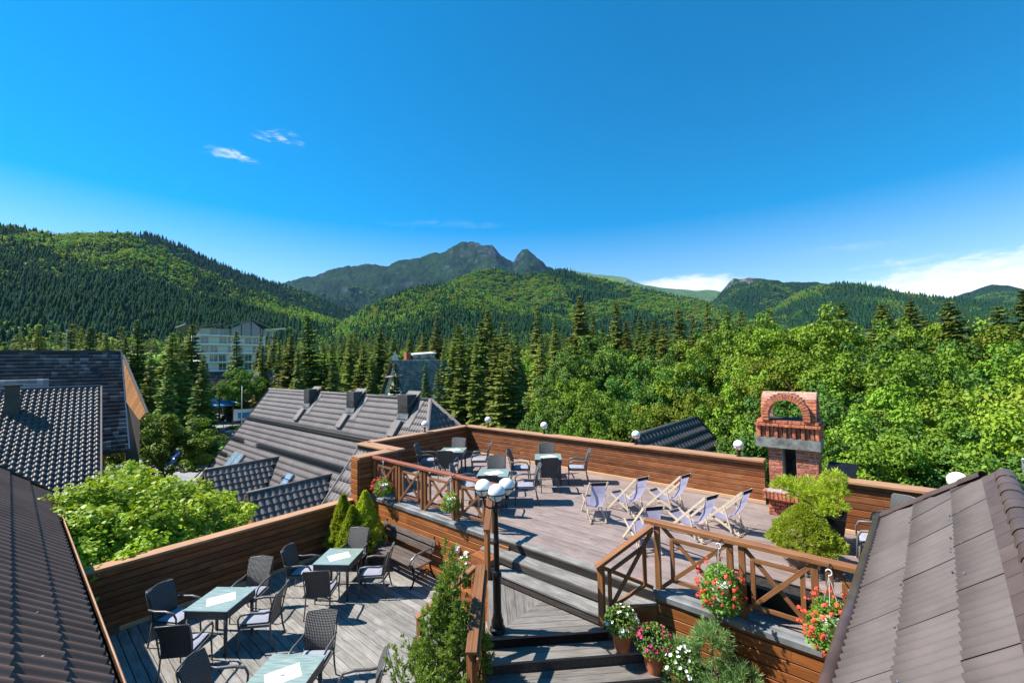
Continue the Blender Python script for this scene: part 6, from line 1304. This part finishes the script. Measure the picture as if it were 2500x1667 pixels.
# ------------------------------------------------------------------ hills and mountains
from mathutils import noise as mn
def hillmat(name, a, b, rock=None, rocklo=.5, rockhi=.7, scale=.01):
    m, nt, p, o = nodes(name); tc = N(nt, 'TexCoord'); n1 = N(nt, 'TexNoise'); n1.inputs['Scale'].default_value = scale; n1.inputs['Detail'].default_value = 10; n1.inputs['Roughness'].default_value = .7; nt.links.new(tc.outputs['Object'], n1.inputs['Vector'])
    r = ramp(nt, n1.outputs[0], [(.35, a), (.62, b)]); col = r.outputs[0]
    if rock:
        ge = N(nt, 'NewGeometry'); sx = N(nt, 'SeparateXYZ'); nt.links.new(ge.outputs['Normal'], sx.inputs[0]); n2 = N(nt, 'TexNoise'); n2.inputs['Scale'].default_value = scale * 3; n2.inputs['Detail'].default_value = 8; nt.links.new(tc.outputs['Object'], n2.inputs['Vector'])
        at = N(nt, 'Attribute', attribute_name='tint')
        ad = N(nt, 'Math', operation='MULTIPLY_ADD'); ad.inputs[1].default_value = -.55; nt.links.new(sx.outputs['Z'], ad.inputs[0]); nt.links.new(at.outputs['Fac'], ad.inputs[2])
        a2 = N(nt, 'Math', operation='MULTIPLY_ADD'); a2.inputs[1].default_value = .6; nt.links.new(n2.outputs[0], a2.inputs[0]); nt.links.new(ad.outputs[0], a2.inputs[2])
        mr = N(nt, 'MapRange'); mr.inputs['From Min'].default_value = rocklo; mr.inputs['From Max'].default_value = rockhi; nt.links.new(a2.outputs[0], mr.inputs[0])
        rr = ramp(nt, n2.outputs[0], [(.3, tuple(x * .45 for x in rock)), (.5, rock), (.7, tuple(min(1, x * 1.6) for x in rock))])
        mx = N(nt, 'Mix', data_type='RGBA'); nt.links.new(mr.outputs[0], mx.inputs['Factor']); nt.links.new(col, mx.inputs['A']); nt.links.new(rr.outputs[0], mx.inputs['B']); col = mx.outputs['Result']
    if rock:
        mpb = N(nt, 'Mapping'); mpb.inputs['Scale'].default_value = (1, 1, .35); nt.links.new(tc.outputs['Object'], mpb.inputs[0]); n3 = N(nt, 'TexNoise'); n3.inputs['Scale'].default_value = scale * 6; n3.inputs['Detail'].default_value = 12; n3.inputs['Roughness'].default_value = .75; nt.links.new(mpb.outputs[0], n3.inputs['Vector']); bump(nt, p, n3.outputs[0], 1.0, .25 / scale)
    nt.links.new(col, p.inputs['Base Color']); p.inputs['Roughness'].default_value = .95; p.inputs['Specular IOR Level'].default_value = .05
hillmat('hill_dark', (.018, .035, .014), (.05, .085, .022)); hillmat('hill_green', (.035, .075, .014), (.07, .13, .02))
hillmat('mountain', (.012, .034, .021), (.034, .075, .032), (.075, .092, .105), .05, .24, .004)
hillmat('crag', (.012, .032, .018), (.035, .07, .028), (.17, .17, .17), .06, .22, .012)
hillmat('alpine', (.09, .17, .05), (.16, .26, .08), (.24, .26, .26), .2, .4, .003)
def interp(pts, x):
    for (x0, y0, d0), (x1, y1, d1) in zip(pts, pts[1:]):
        if x <= x1: t = (x - x0) / (x1 - x0); return y0 + (y1 - y0) * t, d0 + (d1 - d0) * t
    return pts[-1][1], pts[-1][2]
def hill(name, pts, Df, mat, nx=150, ny=40, amp=.05, ns=3.0, tree_h=0, power=1.15, seed=0, ridged=0, tintf=None, back=.35, zf=None, rough=0):
    pts = [(x * 1.063, y * 1.063, d) for x, y, d in pts]; x0, x1 = pts[0][0], pts[-1][0]; V = np.zeros((nx + 1, ny + 7, 3)); T = np.zeros((nx + 1, ny + 7))
    for i in range(nx + 1):
        x = x0 + (x1 - x0) * i / nx; y, D = interp(pts, x); q = gd(x, y, D); d = Vector((q.x, q.y, 0)).normalized(); zr = q.z - tree_h; z0 = groundz(min(Df, 900)) - 8 if zf is None else zf
        for j in range(ny + 7):
            if j <= ny:
                f = j / ny; dd = Df + (D - Df) * f; h = f ** power
            else:
                k = (j - ny) / 6; dd = D * (1 + back * k); h = 1 - k * .8
            pos = d * dd; s = ns / D; w = 4 * f * (1 - f) if j <= ny else 0
            nz = mn.fractal(Vector((pos.x * s + seed, pos.y * s, seed * 1.7)), 1.0, 2.0, 6)
            if ridged: nz = .4 * nz + ridged * (.5 - abs(mn.fractal(Vector((pos.x * s * 1.5 + seed, pos.y * s * 1.5, 3.1 + f)), 1.0, 2.0, 6)))
            rg = rough * mn.fractal(Vector((pos.x * s * 6, pos.y * s * 6, f * 2 + seed)), 1.0, 2.1, 4) * D if rough else 0
            V[i, j] = (pos.x, pos.y, z0 + (zr - z0) * h + nz * amp * D * w * .6 + nz * amp * D * .06 * (j <= ny) * f + rg * min(1, f * 2) * .5)
            T[i, j] = tintf(x / 1.063, f) if tintf else 0
    n2 = ny + 7; a = np.arange(nx)[:, None] * n2 + np.arange(n2 - 1)[None]; F_ = np.stack([a, a + n2, a + n2 + 1, a + 1], -1).reshape(-1, 4)
    me = nmesh(name, V.reshape(-1, 3), F_, mat, T.ravel(), not rough); o = obj(name, me); tag(o, kind='structure'); return V[:, :ny + 1]
def scatter(name, label, pts, hs, inst, seed, group=None):
    r = np.random.default_rng(seed); n = len(pts); me = bpy.data.meshes.new(name); me.vertices.add(n); me.vertices.foreach_set('co', np.asarray(pts, np.float32).ravel())
    hs = np.asarray(hs, np.float32); w = hs * (.85 + .4 * r.random(n)); sc3 = np.stack([w, w, hs], 1).astype(np.float32)
    at = me.attributes.new('tsc', 'FLOAT_VECTOR', 'POINT'); at.data.foreach_set('vector', sc3.ravel()); rot = np.stack([r.normal(size=n) * .03, r.normal(size=n) * .03, r.random(n) * 6.28], 1).astype(np.float32)
    at = me.attributes.new('trot', 'FLOAT_VECTOR', 'POINT'); at.data.foreach_set('vector', rot.ravel())
    o = obj(name, me); tag(o, label, 'forest', None, 'stuff'); ng = bpy.data.node_groups.new(name + '_scatter', 'GeometryNodeTree')
    ng.interface.new_socket('Geometry', in_out='INPUT', socket_type='NodeSocketGeometry'); ng.interface.new_socket('Geometry', in_out='OUTPUT', socket_type='NodeSocketGeometry')
    gi, go = ng.nodes.new('NodeGroupInput'), ng.nodes.new('NodeGroupOutput'); ip = ng.nodes.new('GeometryNodeInstanceOnPoints'); oi = ng.nodes.new('GeometryNodeObjectInfo'); oi.inputs['Object'].default_value = inst
    sa, ra_ = ng.nodes.new('GeometryNodeInputNamedAttribute'), ng.nodes.new('GeometryNodeInputNamedAttribute')
    for q, nm in ((sa, 'tsc'), (ra_, 'trot')): q.data_type = 'FLOAT_VECTOR'; q.inputs['Name'].default_value = nm
    er = ng.nodes.new('FunctionNodeEulerToRotation')
    ng.links.new(gi.outputs[0], ip.inputs['Points']); ng.links.new(oi.outputs['Geometry'], ip.inputs['Instance']); ng.links.new(sa.outputs['Attribute'], ip.inputs['Scale']); ng.links.new(ra_.outputs['Attribute'], er.inputs[0]); ng.links.new(er.outputs[0], ip.inputs['Rotation']); ng.links.new(ip.outputs[0], go.inputs[0])
    md = o.modifiers.new('scatter', 'NODES'); md.node_group = ng; return o
def src(me): return bpy.data.objects.new('source_' + me.name, me)
def cone_tree(seed, R=.19):
    r = np.random.default_rng(seed); vs, fs = [], []; nl_ = 7
    for i in range(nl_):
        z0 = .08 + .84 * i / nl_; z1 = min(1, z0 + .30); rr = R * (1 - i / nl_) ** .9 * (.85 + .3 * r.random()) + .012; b = len(vs); n = 9; vs.append((0, 0, z1))
        for k in range(n): a = 6.283 * (k + .5 * (i % 2)) / n + r.normal() * .12; q = rr * (1.1 if k % 2 else .68) * (.85 + .3 * r.random()); vs.append((q * math.cos(a), q * math.sin(a), z0 - (.02 if k % 2 else -.03)))
        fs += [(b, b + 1 + k, b + 1 + (k + 1) % n) for k in range(n)]
    return nmesh('far_spruce', vs, fs, 'needle_far', r.random(len(vs)))
FS = [src(cone_tree(500 + k, (.17, .2)[k])) for k in range(2)]
FB = [src(crown_mesh('far_beech', 520 + k, 26, 16, .26, 'leaf_far', .9, .36)) for k in range(2)]
def sample(V, n, seed, fmin=0.0, fmax=1.0, keep=None):
    r = np.random.default_rng(seed); nx, ny = V.shape[0] - 1, V.shape[1] - 1; u = r.random(n) * nx; v = (fmin + (fmax - fmin) * r.random(n) ** .8) * ny * .9999; i = np.minimum(u.astype(int), nx - 1); j = np.minimum(v.astype(int), ny - 1); a = (u - i)[:, None]; b = (v - j)[:, None]
    P = V[i, j] * (1 - a) * (1 - b) + V[i + 1, j] * a * (1 - b) + V[i, j + 1] * (1 - a) * b + V[i + 1, j + 1] * a * b
    nzv = np.array([mn.fractal(Vector((p[0] * .006, p[1] * .006, p[2] * .008 + seed)), 1.0, 2.0, 3) for p in P]); return P, nzv, r
def forest(base, label, V, n, seed, mix, hs, hb, fmin=0, fmax=1.0):
    P, nz, r = sample(V, n, seed, fmin, fmax); dec = (nz + r.normal(size=n) * .3) > mix
    for tagn, sel, inst, hh, off, what in (('spruces', ~dec, FS, hs, 0, 'dark spruce'), ('beeches', dec, FB, hb, .45, 'bright green beech')):
        Q = P[sel]
        if len(Q) < 5: continue
        h = hh * (.65 + .6 * r.random(len(Q))); Q = Q + np.stack([0 * h, 0 * h, h * off], 1)
        scatter(base, what + ' forest ' + label, Q, h if off == 0 else h * .55, inst[seed % 2], seed)
V = hill('mountain', [(560, 700, 4300), (660, 648, 4200), (740, 628, 4000), (800, 612, 3900), (845, 606, 3900), (890, 609, 3850), (950, 594, 3800), (1010, 579, 3750), (1040, 566, 3700), (1062, 560, 3700), (1085, 560, 3700), (1105, 563, 3700), (1138, 567, 3700), (1160, 585, 3700), (1178, 599, 3700), (1188, 586, 3700), (1200, 573, 3700), (1212, 571, 3700), (1222, 580, 3700), (1240, 598, 3700), (1256, 616, 3700), (1290, 622, 3900), (1340, 640, 4000), (1420, 680, 4000)], 1900, 'mountain', 420, 130, .07, 5.0, 0, 1.7, 3, 1.0,
         lambda x, f: .30 * max(0, 1 - abs(x - 1130) / 130) * max(0, f * 1.7 - .75) + (.06 if x < 1000 else 0), zf=100, rough=.02)
forest('hill_forest', 'on the lower slopes of the rocky peak', V, 14000, 38, .55, 17, 14, .0, .72)
hill('alpine_ridge', [(1240, 640, 6000), (1290, 620, 6000), (1345, 627, 6000), (1400, 634, 5600), (1440, 640, 5000), (1480, 655, 5000), (1530, 662, 5600), (1600, 668, 5800), (1650, 668, 6000), (1720, 690, 6000)], 3200, 'alpine', 120, 40, .03, 4.0, 0, 1.1, 8, .6, lambda x, f: .5 * max(0, 1 - abs(x - 1445) / 50) * f, zf=150, rough=.006)
V = hill('crag_hill', [(1600, 720, 2500), (1640, 688, 2500), (1665, 660, 2450), (1685, 641, 2400), (1720, 638, 2400), (1755, 640, 2400), (1800, 649, 2500), (1860, 650, 2600), (1930, 655, 2700), (2000, 668, 2800)], 1500, 'crag', 140, 50, .04, 5.0, 0, 1.2, 5, .6, lambda x, f: .42 * max(0, 1 - abs(x - 1715) / 60) * max(0, f * 2 - 1), zf=60, rough=.01); forest('hill_forest', 'on the rocky crag right of the middle hill', V, 9000, 36, .5, 17, 13, .1, .9)
V = hill('peak_hill', [(2150, 700, 3600), (2200, 682, 3600), (2250, 662, 3500), (2280, 655, 3500), (2320, 660, 3500), (2380, 672, 3600), (2500, 690, 3700)], 2000, 'mountain', 80, 40, .03, 4.0, 0, 1.2, 9, .6, lambda x, f: .1, zf=80, rough=.008); forest('hill_forest', 'on the far peak at the right edge', V, 6000, 37, .5, 18, 14, .1, .8)
V = hill('wooded_hill', [(1740, 735, 1500), (1790, 700, 1550), (1840, 668, 1600), (1890, 652, 1650), (1945, 648, 1650), (2010, 656, 1650), (2080, 673, 1650), (2160, 682, 1700), (2240, 690, 1700), (2352, 705, 1700), (2500, 725, 1700)], 900, 'hill_dark', 120, 40, .04, 4.0, 12, 1.2, 12, .4); forest('hill_forest', 'on the hill at the right', V, 9000, 31, .3, 19, 13, .2)
V = hill('wooded_hill', [(230, 600, 1700), (300, 537, 1700), (345, 534, 1700), (400, 555, 1700), (450, 578, 1700), (500, 602, 1700), (560, 626, 1700), (620, 644, 1700), (700, 668, 1750), (820, 720, 1800)], 1000, 'hill_dark', 110, 36, .03, 4.0, 13, 1.2, 21, .3); forest('hill_forest', 'on the ridge behind the left hill', V, 9000, 32, .7, 20, 14, .2)
V = hill('wooded_hill', [(-160, 500, 1100), (-60, 508, 1080), (0, 519, 1050), (60, 528, 1040), (130, 541, 1020), (200, 537, 1000), (290, 536, 980), (330, 556, 960), (390, 588, 940), (450, 615, 930), (520, 643, 920), (600, 676, 900), (680, 708, 880), (760, 735, 860), (840, 765, 840)], 380, 'hill_dark', 150, 50, .045, 4.0, 14, 1.25, 25, .5); forest('hill_forest', 'on the left hill', V, 17000, 33, .36, 19, 16, .02)
V = hill('wooded_hill', [(940, 700, 1350), (1000, 668, 1350), (1050, 640, 1350), (1090, 624, 1350), (1130, 616, 1350), (1170, 624, 1350), (1210, 630, 1350), (1260, 620, 1350), (1300, 618, 1350), (1335, 628, 1350), (1400, 646, 1350), (1500, 667, 1400), (1600, 690, 1400), (1700, 714, 1400), (1820, 740, 1400)], 760, 'hill_green', 150, 46, .05, 5.0, 11, 1.15, 28, .5); forest('hill_forest', 'on the middle hill below the rocky peak', V, 13000, 34, .06, 18, 14, .1)
V = hill('wooded_hill', [(760, 775, 700), (800, 738, 720), (850, 704, 740), (900, 680, 760), (950, 664, 770), (1000, 656, 780), (1040, 656, 780), (1090, 668, 780), (1140, 684, 770), (1200, 706, 760), (1280, 735, 740), (1360, 765, 720)], 420, 'hill_green', 120, 40, .045, 5.0, 11, 1.1, 29, .4); forest('hill_forest', 'on the bright near hill in the middle', V, 9000, 35, .05, 17, 13, .05)
# valley wood between the gardens and the hills
rv_ = np.random.default_rng(77); n = 6500; az = rv_.random(n) * R_(128) + HEAD + R_(90) - R_(64); D_ = 105 + 420 * rv_.random(n) ** .75; P = np.stack([np.cos(az) * D_, np.sin(az) * D_, np.array([groundz(d) for d in D_])], 1)
rel = np.degrees(HEAD + math.pi / 2 - az); gap = (rel < -24) & (rel > -37) & (D_ < 230); P = P[~gap]; D_ = D_[~gap]; rel = np.degrees(HEAD + math.pi / 2 - np.arctan2(P[:, 1], P[:, 0])); dec = rv_.random(len(P)) > .72; h = (7 + 14 * rv_.random(len(P)) ** 1.4) * np.where(rel > 22, .6, 1.0)
scatter('valley_forest', 'dark spruce wood filling the valley behind the houses', P[~dec], h[~dec], src(spruce_mesh('wood_spruce', 540, 30, 8, 'needle_spruce', .2, .45, 1, 9, .45)), 5)
scatter('valley_forest', 'bright leafy trees scattered through the valley wood', P[dec] + np.array([0, 0, 6.5]), h[dec] * .27, src(crown_mesh('wood_beech', 541, 60, 40, .16, 'leaf_maple', 1.2, .33)), 6)

# the air of the valley
hz = MB().box((-9000, -9000, -70), (9000, 9000, 1500)).build('haze', 'under_floor'); tag(hz, 'thin blue summer haze over the valley', 'haze', None, 'stuff')
hm_ = bpy.data.materials.new('haze'); hm_.use_nodes = True; nt = hm_.node_tree; nt.nodes.clear(); o_ = nt.nodes.new('ShaderNodeOutputMaterial'); v_ = nt.nodes.new('ShaderNodeVolumePrincipled')
v_.inputs['Color'].default_value = (.3, .6, 1, 1); v_.inputs['Density'].default_value = 3.0e-5; v_.inputs['Anisotropy'].default_value = 0
nt.links.new(v_.outputs[0], o_.inputs['Volume']); hz.data.materials.clear(); hz.data.materials.append(hm_); MATS['haze'] = hm_
